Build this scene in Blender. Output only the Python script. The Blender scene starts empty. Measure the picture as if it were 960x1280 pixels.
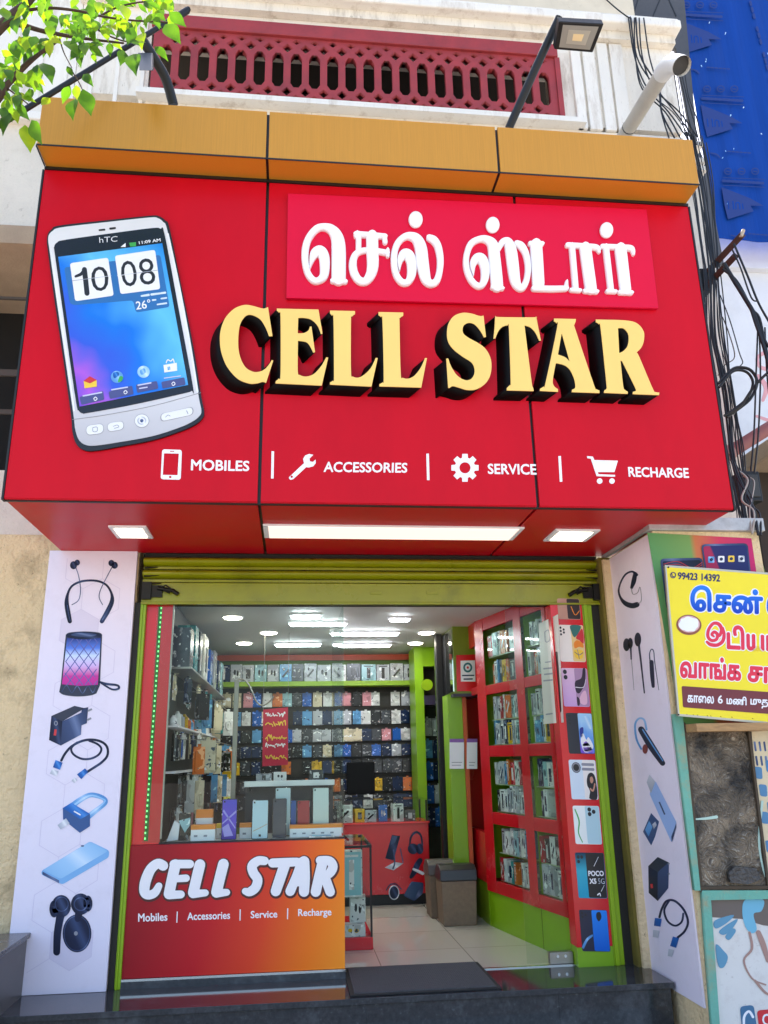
import bpy, bmesh, math, random
from mathutils import Vector, Matrix
random.seed(7)
SC = bpy.context.scene
COL = SC.collection
R_ = math.radians

# ------------------------------------------------------------------ camera
# orientation recovered from the photograph's three vanishing points
FPX, PX0, PY0 = 1010.0, 480.0, 640.0
def _dir(px, py): return Vector((px-PX0, py-PY0, FPX)).normalized()
AY = _dir(365, 950)
AZ = _dir(415, -2670); AZ = (AZ - AY*AZ.dot(AY)).normalized()
AX = AY.cross(AZ).normalized()
if AX.x < 0: AX = -AX
CAM = Vector((0, 0, 1.2))
right = Vector((AX.x, AY.x, AZ.x)); down = Vector((AX.y, AY.y, AZ.y)); fwd = Vector((AX.z, AY.z, AZ.z))
cd = bpy.data.cameras.new('camera'); cam = bpy.data.objects.new('camera', cd); COL.objects.link(cam)
cd.sensor_fit = 'VERTICAL'; cd.sensor_height = 24; cd.sensor_width = 36; cd.lens = FPX/1280*24
cd.clip_start = .05; cd.clip_end = 2000
cam.matrix_world = Matrix(((right.x, -down.x, -fwd.x, CAM.x), (right.y, -down.y, -fwd.y, CAM.y), (right.z, -down.z, -fwd.z, CAM.z), (0, 0, 0, 1)))
SC.camera = cam

# ------------------------------------------------------------------ sky, sun, exposure
SUN_EL, SUN_AZ = 62, 8          # high, behind the building: the shop front is in open shade
w = bpy.data.worlds.new('World'); SC.world = w; w.use_nodes = True
nt = w.node_tree; nt.nodes.clear()
sky = nt.nodes.new('ShaderNodeTexSky'); sky.sky_type = 'NISHITA'; sky.sun_disc = False
sky.sun_elevation = R_(SUN_EL); sky.sun_rotation = R_(SUN_AZ); sky.air_density = 1.0; sky.dust_density = 2.5; sky.ozone_density = .6
bg = nt.nodes.new('ShaderNodeBackground'); bg.inputs[1].default_value = .15
ow = nt.nodes.new('ShaderNodeOutputWorld')
nt.links.new(sky.outputs[0], bg.inputs[0]); nt.links.new(bg.outputs[0], ow.inputs[0])
sl = bpy.data.lights.new('sun', 'SUN'); sl.energy = 4.5; sl.angle = R_(.5); sl.color = (1, .95, .87)
so = bpy.data.objects.new('sun', sl); COL.objects.link(so)
sd = Vector((math.sin(R_(SUN_AZ))*math.cos(R_(SUN_EL)), math.cos(R_(SUN_AZ))*math.cos(R_(SUN_EL)), math.sin(R_(SUN_EL))))
so.rotation_euler = sd.to_track_quat('Z', 'Y').to_euler(); so.location = (0, 12, 30)
SC.view_settings.view_transform = 'Standard'; SC.view_settings.look = 'None'
SC.view_settings.exposure = 1.75; SC.view_settings.gamma = 1; SC.view_settings.use_curve_mapping = False
SC.cycles.use_denoising = True; SC.cycles.max_bounces = 10; SC.cycles.transparent_max_bounces = 16
SC.cycles.sample_clamp_indirect = 6

# ------------------------------------------------------------------ pixel -> point on a plane
def H(px, py, ax, val):
    c = Vector((px-PX0, py-PY0, FPX))
    r = Vector((AX.dot(c), AY.dot(c), AZ.dot(c)))
    return CAM + r*((val-CAM[ax])/r[ax])
def PY(val): return lambda px, py, d=0: H(px, py, 1, val)+Vector((0, d, 0))
def PX(val, s=1): return lambda px, py, d=0: H(px, py, 0, val)+Vector((s*d, 0, 0))
def PZ(val, s=1): return lambda px, py, d=0: H(px, py, 2, val)+Vector((0, 0, s*d))
def zoomed(f, sc, ox, oy): return lambda x, y, d=0: f(ox+x/sc, oy+y/sc, d)

# ------------------------------------------------------------------ materials
def lin(c): return tuple(((v/12.92) if v <= .04045 else ((v+.055)/1.055)**2.4) for v in c)
def hexc(h): h = h.lstrip('#'); return lin(tuple(int(h[i:i+2], 16)/255 for i in (0, 2, 4)))
MATS = {}
def mat(name, hx, rough=.5, metal=0, var=0, vs=4, bump=0, bs=60, spec=.5, coat=0, emit=0, stretch=None, stain=None, stain_amt=0, stain_scale=3):
    if name in MATS: return MATS[name]
    m = bpy.data.materials.new(name); m.use_nodes = True; MATS[name] = m
    n = m.node_tree; b = n.nodes['Principled BSDF']
    c = hexc(hx) if isinstance(hx, str) else hx
    b.inputs['Base Color'].default_value = (*c, 1); b.inputs['Roughness'].default_value = rough
    b.inputs['Metallic'].default_value = metal; b.inputs['Specular IOR Level'].default_value = spec
    b.inputs['Coat Weight'].default_value = coat
    if emit: b.inputs['Emission Color'].default_value = (*c, 1); b.inputs['Emission Strength'].default_value = emit
    tc = None
    def coords():
        t = n.nodes.new('ShaderNodeTexCoord'); o = t.outputs['Object']
        if stretch:
            mp = n.nodes.new('ShaderNodeMapping'); mp.inputs['Scale'].default_value = stretch
            n.links.new(o, mp.inputs[0]); o = mp.outputs[0]
        return o
    last = None
    if var:
        tc = coords(); nz = n.nodes.new('ShaderNodeTexNoise'); nz.inputs['Scale'].default_value = vs; nz.inputs['Detail'].default_value = 6; nz.inputs['Roughness'].default_value = .65
        n.links.new(tc, nz.inputs[0])
        mr = n.nodes.new('ShaderNodeMapRange'); mr.inputs[1].default_value = .3; mr.inputs[2].default_value = .7; mr.inputs[3].default_value = 1-var; mr.inputs[4].default_value = 1+var*.5
        n.links.new(nz.outputs[0], mr.inputs[0])
        mx = n.nodes.new('ShaderNodeMix'); mx.data_type = 'RGBA'; mx.blend_type = 'MULTIPLY'; mx.inputs[0].default_value = 1
        mx.inputs[6].default_value = (*c, 1); n.links.new(mr.outputs[0], mx.inputs[7]); last = mx.outputs[2]
        mr2 = n.nodes.new('ShaderNodeMapRange'); mr2.inputs[3].default_value = max(rough*.75, .02); mr2.inputs[4].default_value = min(rough*1.3, 1)
        n.links.new(nz.outputs[0], mr2.inputs[0]); n.links.new(mr2.outputs[0], b.inputs['Roughness'])
    if stain:
        if not tc: tc = coords()
        for k, (scl, lo, hi) in enumerate(((stain_scale, .52, .80), (stain_scale*9, .62, .72))):
            nz2 = n.nodes.new('ShaderNodeTexNoise'); nz2.inputs['Scale'].default_value = scl; nz2.inputs['Detail'].default_value = 8; nz2.inputs['Roughness'].default_value = .7
            n.links.new(tc, nz2.inputs[0])
            r2 = n.nodes.new('ShaderNodeMapRange'); r2.inputs[1].default_value = lo; r2.inputs[2].default_value = hi; r2.inputs[4].default_value = stain_amt
            n.links.new(nz2.outputs[0], r2.inputs[0])
            mx = n.nodes.new('ShaderNodeMix'); mx.data_type = 'RGBA'
            if last: n.links.new(last, mx.inputs[6])
            else: mx.inputs[6].default_value = (*c, 1)
            mx.inputs[7].default_value = (*hexc(stain), 1); n.links.new(r2.outputs[0], mx.inputs[0]); last = mx.outputs[2]
    if last: n.links.new(last, b.inputs['Base Color'])
    if bump:
        if not tc: tc = coords()
        nb = n.nodes.new('ShaderNodeTexNoise'); nb.inputs['Scale'].default_value = bs; nb.inputs['Detail'].default_value = 5
        n.links.new(tc, nb.inputs[0]); bp = n.nodes.new('ShaderNodeBump'); bp.inputs['Strength'].default_value = bump; bp.inputs['Distance'].default_value = .02
        n.links.new(nb.outputs[0], bp.inputs['Height']); n.links.new(bp.outputs[0], b.inputs['Normal'])
    return m
def ramp_mat(name, stops, vec=(1, 0, 0), rough=.35, noise=0, nscale=2, emit=0):
    """printed colour gradient along the part's own bounding box"""
    if name in MATS: return MATS[name]
    m = bpy.data.materials.new(name); m.use_nodes = True; MATS[name] = m
    n = m.node_tree; b = n.nodes['Principled BSDF']; b.inputs['Roughness'].default_value = rough; b.inputs['Specular IOR Level'].default_value = .25
    t = n.nodes.new('ShaderNodeTexCoord'); d = n.nodes.new('ShaderNodeVectorMath'); d.operation = 'DOT_PRODUCT'
    d.inputs[1].default_value = vec; n.links.new(t.outputs['Generated'], d.inputs[0]); src = d.outputs['Value']
    if noise:
        nz = n.nodes.new('ShaderNodeTexNoise'); nz.inputs['Scale'].default_value = nscale; n.links.new(t.outputs['Generated'], nz.inputs[0])
        ma = n.nodes.new('ShaderNodeMath'); ma.operation = 'MULTIPLY_ADD'; ma.inputs[1].default_value = noise
        n.links.new(nz.outputs[0], ma.inputs[0]); n.links.new(src, ma.inputs[2]); src = ma.outputs[0]
    cr = n.nodes.new('ShaderNodeValToRGB'); e = cr.color_ramp.elements
    while len(e) < len(stops): e.new(.5)
    for i, (p, h) in enumerate(stops): e[i].position = p; e[i].color = (*hexc(h), 1)
    n.links.new(src, cr.inputs[0]); n.links.new(cr.outputs[0], b.inputs['Base Color'])
    if emit: n.links.new(cr.outputs[0], b.inputs['Emission Color']); b.inputs['Emission Strength'].default_value = emit
    return m
def glass_mat(name, tint='#eef6f2', fres=1.45, rough=.01):
    if name in MATS: return MATS[name]
    m = bpy.data.materials.new(name); m.use_nodes = True; MATS[name] = m; n = m.node_tree; n.nodes.clear()
    o = n.nodes.new('ShaderNodeOutputMaterial'); mx = n.nodes.new('ShaderNodeMixShader'); tr = n.nodes.new('ShaderNodeBsdfTransparent'); gl = n.nodes.new('ShaderNodeBsdfGlossy')
    fr = n.nodes.new('ShaderNodeFresnel'); fr.inputs[0].default_value = fres; gl.inputs['Roughness'].default_value = rough; tr.inputs[0].default_value = (*hexc(tint), 1)
    gm = n.nodes.new('ShaderNodeNewGeometry'); ma = n.nodes.new('ShaderNodeMath'); ma.operation = 'MULTIPLY_ADD'; ma.inputs[1].default_value = -1; ma.inputs[2].default_value = 1
    mu = n.nodes.new('ShaderNodeMath'); mu.operation = 'MULTIPLY'; n.links.new(gm.outputs['Backfacing'], ma.inputs[0]); n.links.new(ma.outputs[0], mu.inputs[0]); n.links.new(fr.outputs[0], mu.inputs[1])
    n.links.new(mu.outputs[0], mx.inputs[0]); n.links.new(tr.outputs[0], mx.inputs[1]); n.links.new(gl.outputs[0], mx.inputs[2]); n.links.new(mx.outputs[0], o.inputs[0])
    return m
def leaf_mat(name, hx, hx2):
    m = bpy.data.materials.new(name); m.use_nodes = True; n = m.node_tree; b = n.nodes['Principled BSDF']
    t = n.nodes.new('ShaderNodeTexCoord'); nz = n.nodes.new('ShaderNodeTexNoise'); nz.inputs['Scale'].default_value = 9
    n.links.new(t.outputs['Object'], nz.inputs[0])
    mx = n.nodes.new('ShaderNodeMix'); mx.data_type = 'RGBA'; mx.inputs[6].default_value = (*hexc(hx), 1); mx.inputs[7].default_value = (*hexc(hx2), 1)
    mr = n.nodes.new('ShaderNodeMapRange'); mr.inputs[1].default_value = .35; mr.inputs[2].default_value = .65; n.links.new(nz.outputs[0], mr.inputs[0]); n.links.new(mr.outputs[0], mx.inputs[0])
    n.links.new(mx.outputs[2], b.inputs['Base Color']); b.inputs['Roughness'].default_value = .4
    tl = n.nodes.new('ShaderNodeBsdfTranslucent'); ms = n.nodes.new('ShaderNodeMixShader'); ms.inputs[0].default_value = .62
    sat = n.nodes.new('ShaderNodeHueSaturation'); sat.inputs['Hue'].default_value = .485; sat.inputs['Value'].default_value = 1.55; n.links.new(mx.outputs[2], sat.inputs['Color']); n.links.new(sat.outputs[0], tl.inputs[0])
    o = n.nodes['Material Output']; n.links.new(b.outputs[0], ms.inputs[1]); n.links.new(tl.outputs[0], ms.inputs[2]); n.links.new(ms.outputs[0], o.inputs[0])
    return m

# ------------------------------------------------------------------ object bookkeeping
ORG = {}
def tag(o, label=None, cat=None, group=None, kind=None):
    if label: o['label'] = label
    if cat: o['category'] = cat
    if group: o['group'] = group
    if kind: o['kind'] = kind
    return o
def thing(name, label, cat, loc, group=None):
    o = bpy.data.objects.new(name, None); COL.objects.link(o); o.location = loc; o.empty_display_size = .1
    ORG[o.name] = Vector(loc); return tag(o, label, cat, group)
def link(name, me, mats, parent=None, smooth=None, bevel=0):
    """verts of `me` are in world space; re-origin them and link as one object"""
    if not isinstance(mats, (list, tuple)): mats = [mats]
    me.name = name
    me.materials.clear()
    for m in mats: me.materials.append(m)
    o = bpy.data.objects.new(name, me); COL.objects.link(o)
    if parent is not None:
        org = ORG[parent.name]; o.parent = parent
    else:
        xs = [v.co.x for v in me.vertices]; ys = [v.co.y for v in me.vertices]; zs = [v.co.z for v in me.vertices]
        org = Vector(((min(xs)+max(xs))/2, (min(ys)+max(ys))/2, min(zs))); o.location = org
    me.transform(Matrix.Translation(-org)); ORG[o.name] = org
    if smooth is not None:
        for p in me.polygons: p.use_smooth = smooth
    if bevel:
        bv = o.modifiers.new('bevel', 'BEVEL'); bv.width = bevel; bv.segments = 2; bv.limit_method = 'ANGLE'; bv.angle_limit = R_(40)
    return o
class MB:
    def __init__(s): s.v = []; s.f = []; s.mi = []; s.sm = []
    def add(s, vs, fs, mi=0, sm=False):
        b = len(s.v); s.v += [tuple(v) for v in vs]
        for f in fs: s.f.append([b+i for i in f]); s.mi.append(mi); s.sm.append(sm)
        return s
    def box(s, x0, x1, y0, y1, z0, z1, mi=0):
        return s.add([(x0, y0, z0), (x1, y0, z0), (x1, y1, z0), (x0, y1, z0), (x0, y0, z1), (x1, y0, z1), (x1, y1, z1), (x0, y1, z1)],
                     [(0, 3, 2, 1), (4, 5, 6, 7), (0, 1, 5, 4), (1, 2, 6, 5), (2, 3, 7, 6), (3, 0, 4, 7)], mi)
    def tube(s, pts, r, n=8, mi=0, caps=True):
        pts = [Vector(p) for p in pts]; rs = r if isinstance(r, (list, tuple)) else [r]*len(pts)
        rings = []; prev = None
        for i, p in enumerate(pts):
            t = (pts[min(i+1, len(pts)-1)]-pts[max(i-1, 0)])
            if t.length < 1e-9: t = Vector((0, 0, 1))
            t.normalize()
            if prev is None:
                a = Vector((0, 0, 1)) if abs(t.z) < .9 else Vector((1, 0, 0)); u = t.cross(a).normalized()
            else:
                u = (prev - t*prev.dot(t)); u = u.normalized() if u.length > 1e-6 else t.orthogonal().normalized()
            prev = u; v = t.cross(u)
            rings.append([p+(u*math.cos(2*math.pi*k/n)+v*math.sin(2*math.pi*k/n))*rs[i] for k in range(n)])
        vs = [q for g in rings for q in g]; fs = []
        for i in range(len(pts)-1):
            for k in range(n):
                a, b = i*n+k, i*n+(k+1) % n; fs.append((a, b, b+n, a+n))
        s.add(vs, fs, mi, True)
        if caps: s.add(rings[0], [tuple(range(n))[::-1]], mi); s.add(rings[-1], [tuple(range(n))], mi)
        return s
    def quad(s, a, b, c, d, mi=0): return s.add([a, b, c, d], [(0, 1, 2, 3)], mi)
    def prism(s, front, back, mi=0):
        n = len(front); s.add(list(front)+list(back), [tuple(range(n)), tuple(range(2*n-1, n-1, -1))]+[(i, i+n, (i+1) % n+n, (i+1) % n) for i in range(n)], mi); return s
    def mesh(s, name='m'):
        me = bpy.data.meshes.new(name); me.from_pydata(s.v, [], s.f)
        for p, mi, sm in zip(me.polygons, s.mi, s.sm): p.material_index = mi; p.use_smooth = sm
        bm = bmesh.new(); bm.from_mesh(me); bmesh.ops.recalc_face_normals(bm, faces=bm.faces); bm.to_mesh(me); bm.free()
        return me
    def build(s, name, mats, parent=None, bevel=0): return link(name, s.mesh(name), mats, parent, None, bevel)

def catmull(pts, n=6):
    out = []
    for i in range(len(pts)-1):
        p0, p1, p2, p3 = pts[max(i-1, 0)], pts[i], pts[i+1], pts[min(i+2, len(pts)-1)]
        for k in range(n):
            t = k/n
            out.append(tuple(.5*((2*b)+(c-a)*t+(2*a-5*b+4*c-d)*t*t+(3*b-a-3*c+d)*t**3) for a, b, c, d in zip(p0, p1, p2, p3)))
    out.append(tuple(pts[-1])); return out
def outline(pts, n=5):
    """closed outline: 3-tuples are corners, 2-tuples are smoothed through"""
    ci = [i for i, p in enumerate(pts) if len(p) == 3]
    P = [tuple(p[:2]) for p in pts]
    if not ci:
        m = len(P); ext = P[-2:]+P+P[:3]; c = catmull(ext, n); return c[2*n:2*n+m*n]
    out = []
    for a, b in zip(ci, ci[1:]+[ci[0]+len(P)]):
        seg = [P[k % len(P)] for k in range(a, b+1)]
        out += [seg[0]] if len(seg) == 2 else catmull(seg, n)[:-1]
    return out
def ellipse(cx, cy, rx, ry, n=28, rot=0):
    c, s = math.cos(rot), math.sin(rot)
    return [(cx+rx*math.cos(a)*c-ry*math.sin(a)*s, cy+rx*math.cos(a)*s+ry*math.sin(a)*c) for a in [2*math.pi*k/n for k in range(n)]]
def rrect(q, r, n=5):
    """rounded quadrilateral from 4 corner points"""
    out = []
    for i in range(len(q)):
        p = Vector(q[i]); a = (Vector(q[i-1])-p); b = (Vector(q[(i+1) % len(q)])-p)
        ra = min(r, a.length*.48); rb = min(r, b.length*.48); A = p+a.normalized()*ra; B = p+b.normalized()*rb
        for k in range(n+1):
            t = k/n; q2 = A*(1-t)**2+p*2*t*(1-t)+B*t*t; out.append((q2.x, q2.y))
    return out
def curve_mesh(loops, bevel=0, ext=.5):
    c = bpy.data.curves.new('c', 'CURVE'); c.dimensions = '2D'; c.fill_mode = 'BOTH'; c.extrude = ext
    if bevel: c.bevel_depth = bevel; c.bevel_resolution = 1; c.offset = -bevel
    for lp in loops:
        sp = c.splines.new('POLY'); sp.points.add(len(lp)-1); sp.use_cyclic_u = True
        for q, (x, y) in zip(sp.points, lp): q.co = (x, -y, 0, 1)
    o = bpy.data.objects.new('c', c); me = bpy.data.meshes.new_from_object(o)
    bpy.data.objects.remove(o); bpy.data.curves.remove(c); return me
def map_mesh(me, f, t, d0=0):
    ws = [v.co.z for v in me.vertices]; lo, hi = min(ws), max(ws); k = (hi-lo) or 1
    for v in me.vertices: v.co = f(v.co.x, -v.co.y, d0+(hi-v.co.z)/k*t)
    return me
def fix(me):
    bm = bmesh.new(); bm.from_mesh(me); bmesh.ops.remove_doubles(bm, verts=bm.verts, dist=1e-6); bmesh.ops.recalc_face_normals(bm, faces=bm.faces); m2 = bpy.data.meshes.new('m'); bm.to_mesh(m2); bm.free(); bpy.data.meshes.remove(me); return m2
def poly(name, loops, f, t, m, parent=None, d0=0, bevel=0):
    """flat printed or cut shape: outline(s) on plane f, thickness t behind the front"""
    if not isinstance(loops[0], list): loops = [loops]
    me = fix(map_mesh(curve_mesh(loops, bevel), f, t, d0))
    return link(name, me, m, parent)
def strokes_mesh(paths, f, t, d0=0, bev=0, n=5, wk=1.0, wadd=0, flat=False):
    """brush strokes of varying width as solid raised ribbons"""
    mb = MB(); base = d0
    for si, path in enumerate(paths):
        p = catmull(path, n) if len(path) > 2 else [tuple(a+(b-a)*k/3 for a, b in zip(path[0], path[1])) for k in range(4)]
        L = len(p); prof = []
        for i, (x, y, wd) in enumerate(p):
            a = p[max(i-1, 0)]; b = p[min(i+1, L-1)]; tx, ty = b[0]-a[0], b[1]-a[1]; l = math.hypot(tx, ty) or 1; tx /= l; ty /= l
            prof.append((x, y, max((wd*wk+wadd)/2, 1e-4), -ty, tx, tx, ty))
        ramp = min(.0012, t*.4)
        rows = []
        def section(x, y, hw, nx, ny, dd):
            b = min(bev, hw*.6)
            return [f(x+nx*hw, y+ny*hw, dd+t), f(x+nx*hw, y+ny*hw, dd+(t*.35 if bev else 0)), f(x+nx*(hw-b), y+ny*(hw-b), dd), f(x-nx*(hw-b), y-ny*(hw-b), dd), f(x-nx*hw, y-ny*hw, dd+(t*.35 if bev else 0)), f(x-nx*hw, y-ny*hw, dd+t)]
        for i, (x, y, hw, nx, ny, tx, ty) in enumerate(prof):
            dd = base+ramp*i/max(L-1, 1)+.0002*(si % 5)
            if i == 0 and not flat:
                for a in (80, 55, 25): c, s = math.cos(R_(a)), math.sin(R_(a)); rows.append(section(x-tx*hw*s, y-ty*hw*s, hw*c, nx, ny, dd))
            rows.append(section(x, y, hw, nx, ny, dd))
            if i == L-1 and not flat:
                for a in (25, 55, 80): c, s = math.cos(R_(a)), math.sin(R_(a)); rows.append(section(x+tx*hw*s, y+ty*hw*s, hw*c, nx, ny, dd))
        vs = [v for r in rows for v in r]; fs = []
        for i in range(len(rows)-1):
            for k in range(6):
                a, b = i*6+k, i*6+(k+1) % 6; fs.append((a, b, b+6, a+6))
        fs.append(tuple(range(6))); e = (len(rows)-1)*6; fs.append(tuple(range(e+5, e-1, -1)))
        mb.add(vs, fs)
    return mb.mesh('strokes')
FLAT = {'plug', 'plug_tip', 'prong', 'divider', 'marking', 'port'}
EACH = {'plug', 'plug_tip', 'torn_strip', 'dock_lettering', 'divider', 'prong', 'cord', 'date_lettering', 'notice_lines', 'seam'}
def strokes(name, paths, f, t, m, parent=None, **k):
    if name in FLAT: k['flat'] = True
    if name in EACH:
        for p in paths: o = link(name, strokes_mesh([p], f, t, **k), m, parent)
        return o
    return link(name, strokes_mesh(paths, f, t, **k), m, parent)
def text_mesh(body, bold=0, shear=0, res=3, spacing=1):
    c = bpy.data.curves.new('t', 'FONT'); c.body = body; c.size = 1; c.extrude = .05; c.offset = bold; c.shear = shear; c.resolution_u = res; c.space_character = spacing
    o = bpy.data.objects.new('t', c); me = bpy.data.meshes.new_from_object(o); bpy.data.objects.remove(o); bpy.data.curves.remove(c); return me
def text(name, body, quad, f, t, m, parent=None, bold=.015, d0=0, shear=0, spacing=1):
    """lettering stretched over a quad (TL, TR, BR, BL) in picture units on plane f; heavier weights stack shifted copies"""
    me = text_mesh(body, min(bold, 0), shear, spacing=spacing)
    xs = [v.co.x for v in me.vertices]; ys = [v.co.y for v in me.vertices]; x0, x1, y0, y1 = min(xs), max(xs), min(ys), max(ys)
    zs = [v.co.z for v in me.vertices]; z1 = max(zs); kz = (z1-min(zs)) or 1
    TL, TR, BR, BL = [Vector(q) for q in quad]; r = max(bold, 0); mb = MB()
    n = 1 if not r else (8 if r < .05 else 12)
    x0 -= r; x1 += r; y0 -= r; y1 += r; polys = [tuple(p.vertices) for p in me.polygons]
    for k in range(n):
        ox, oy = (r*math.cos(2*math.pi*k/n), r*math.sin(2*math.pi*k/n)) if r else (0, 0); vs = []
        for v in me.vertices:
            s = (v.co.x+ox-x0)/(x1-x0 or 1); u = (y1-v.co.y-oy)/(y1-y0 or 1)
            p = (TL*(1-s)+TR*s)*(1-u)+(BL*(1-s)+BR*s)*u
            vs.append(f(p.x, p.y, d0+.00007*k+(z1-v.co.z)/kz*t))
        mb.add(vs, polys)
    bpy.data.meshes.remove(me)
    return link(name, mb.mesh(), m, parent)
def rect(x0, y0, x1, y1): return [(x0, y0), (x1, y0), (x1, y1), (x0, y1)]
ORDN = 'first second third fourth fifth sixth seventh eighth ninth tenth eleventh twelfth thirteenth fourteenth fifteenth sixteenth seventeenth eighteenth nineteenth twentieth twenty-first twenty-second twenty-third twenty-fourth twenty-fifth twenty-sixth twenty-seventh twenty-eighth'.split()

# ------------------------------------------------------------------ palette
FZ = -.05                    # shop floor and granite landing level
WHITE = mat('white paint', '#e9e4da', .55, var=.08, vs=2.5, stain='#8a7050', stain_amt=.65, stain_scale=5, stretch=(1.6, 1.6, .4))
WALLW = mat('weathered white wall', '#e6dfd2', .7, var=.12, vs=3, bump=.25, bs=40, stain='#7d6648', stain_amt=.85, stain_scale=3.4, stretch=(1.8, 1.8, .4))
CREAM = mat('cream plaster', '#e8cfa2', .85, var=.16, vs=3, bump=.9, bs=40, stain='#4a3c28', stain_amt=.8, stain_scale=3)
PALE = mat('pale rough plaster', '#ded5c6', .85, var=.1, vs=4, bump=.4, bs=50, stain='#857866', stain_amt=.4, stain_scale=2)
BEIGE = mat('beige concrete', '#a8937a', .85, var=.15, vs=5, bump=.3)
RED = mat('red aluminium panel', '#c9081f', .34, var=.09, vs=1.6, spec=.16, bump=.05, bs=1.1, stretch=(1.6, 1.6, .5))
RED2 = mat('red laminate', '#d3141f', .2, var=.04, vs=3)
REDIN = mat('red cabinet laminate', '#c50f1c', .25, var=.05, vs=3)
BLACK = mat('black gap', '#121212', .5)
DARK = mat('dark metal', '#1b1b1d', .45, metal=.3, var=.15, vs=20)
GOLD = mat('brushed gold panel', '#d0902e', .34, metal=.25, var=.1, vs=10, stretch=(26, 26, .35))
LIME = mat('lime green paint', '#8fb40c', .35, var=.12, vs=4, stain='#3d4606', stain_amt=.3, stain_scale=4)
LIMEIN = mat('lime green laminate', '#7fae10', .3, var=.04, vs=3)
SHUT = mat('olive lime shutter steel', '#8c900a', .28, var=.1, vs=2.5, stain='#3c3a08', stain_amt=.5, stain_scale=3)
LATT = mat('dark red lattice paint', '#9a3236', .6, var=.2, vs=7, stain='#5a2022', stain_amt=.5, stain_scale=4)
GRAN = mat('black granite', '#3d3e40', .08, var=.35, vs=45, stain='#7d7f83', stain_amt=.4, stain_scale=5)
GRAN2 = mat('rough black granite', '#4b4b4b', .25, var=.5, vs=40, stain='#a0a3a8', stain_amt=.6, stain_scale=14)
POST = mat('lavender white print', '#e9e2f1', .42, var=.03, vs=2, stain='#b3a7ae', stain_amt=.22, stain_scale=5)
NAVY = ramp_mat('print navy', [(0, '#0e1529'), (.42, '#1a2644'), (.58, '#38496f'), (.72, '#1a2644'), (1, '#0e1529')], (.62, 0, .42), .42)
NAVY2 = ramp_mat('print slate navy', [(0, '#2c3a5a'), (.42, '#40527a'), (.58, '#6a7ca4'), (.72, '#40527a'), (1, '#2c3a5a')], (.62, 0, .42), .42)
BLUE = ramp_mat('print blue', [(0, '#123f80'), (.42, '#1f66b8'), (.58, '#4a90dc'), (.72, '#1f66b8'), (1, '#123f80')], (.62, 0, .42), .42)
LBLUE = ramp_mat('print light blue', [(0, '#86bce8'), (.42, '#a8d2f4'), (.58, '#d2e8fb'), (.72, '#a8d2f4'), (1, '#86bce8')], (.62, 0, .42), .42)
MBLUE = ramp_mat('print mid blue', [(0, '#4e8cc8'), (.42, '#6aa6de'), (.58, '#a4cdf2'), (.72, '#6aa6de'), (1, '#4e8cc8')], (.62, 0, .42), .42)
SILV = ramp_mat('print silver', [(0, '#9aa0ae'), (.42, '#c9ced8'), (.58, '#eef0f4'), (.72, '#c9ced8'), (1, '#9aa0ae')], (.62, 0, .42), .42)
PWHITE = mat('print white', '#f0eff2', .4)
PGREY = mat('print grey', '#8d8f99', .4)
PRED = mat('print red', '#d02a35', .4)
PORANGE = mat('print orange', '#ee8a22', .4)
PYEL = mat('print yellow', '#f1c93a', .4)
PGREEN = mat('print green', '#3ea84c', .4)
HEXL = mat('print hexagon line', '#d6cde2', .42)
HEXF = mat('print hexagon fill', '#dcd4e6', .42)
ACR = mat('white acrylic', '#f3eff2', .3)
GFACE = mat('gold acrylic face', '#fbd070', .35, var=.03, vs=2)
CRIM = mat('crimson acrylic plaque', '#dc0636', .35, spec=.22)
CHROME = mat('chrome', '#c9c9c6', .2, metal=1)
STEEL = mat('brushed steel', '#9c9890', .4, metal=.85, var=.1, vs=20)
GALV = mat('galvanised strip', '#b9babb', .5, metal=.35, var=.2, vs=9, stain='#6d675c', stain_amt=.6, stain_scale=6)
GLASS = glass_mat('clear glass', '#f4f9f6', 1.32)
GLASSD = glass_mat('showcase glass', '#f4faf7', 1.2)
RUBBER = mat('charcoal rubber', '#58595d', .9, var=.3, vs=60, bump=.6, bs=300)
CEIL = mat('ceiling white', '#d6d5cf', .7)
WOOD = mat('worn wood', '#b28a5c', .75, var=.25, vs=7, stretch=(2, 10, 10), stain='#5a4028', stain_amt=.5)
TEAL = mat('flaking teal paint', '#6fae9a', .75, var=.12, vs=8, stain='#b98a58', stain_amt=.95, stain_scale=5, bump=.2)
PVC = mat('grey white pvc', '#b9b1a2', .4, var=.1, vs=7, stain='#7d7261', stain_amt=.4)

# ================================================================== SETTING
def asphalt():
    MB().quad((-60, -60, -.45), (60, -60, -.45), (60, 60, -.45), (-60, 60, -.45)).build('ground', mat('pale dusty road', '#9a9389', .9, var=.2, vs=2, bump=.3)).__setitem__('kind', 'structure')
asphalt()
def tile_mat():
    m = bpy.data.materials.new('glossy cream floor tiles'); m.use_nodes = True; n = m.node_tree; b = n.nodes['Principled BSDF']
    t = n.nodes.new('ShaderNodeTexCoord'); br = n.nodes.new('ShaderNodeTexBrick'); br.offset = 0; br.inputs['Scale'].default_value = 1
    br.inputs['Brick Width'].default_value = .6; br.inputs['Row Height'].default_value = .6; br.inputs['Mortar Size'].default_value = .003
    br.inputs['Color1'].default_value = (*hexc('#cdc7b6'), 1); br.inputs['Color2'].default_value = (*hexc('#c9c2b0'), 1); br.inputs['Mortar'].default_value = (*hexc('#8d8676'), 1)
    n.links.new(t.outputs['Object'], br.inputs[0]); n.links.new(br.outputs[0], b.inputs['Base Color']); b.inputs['Roughness'].default_value = .06; b.inputs['Specular IOR Level'].default_value = .7; return m
o = MB().box(-1.0, 2.15, 5.46, 9.05, FZ-.1, FZ).build('floor', tile_mat()); o['kind'] = 'structure'
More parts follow.
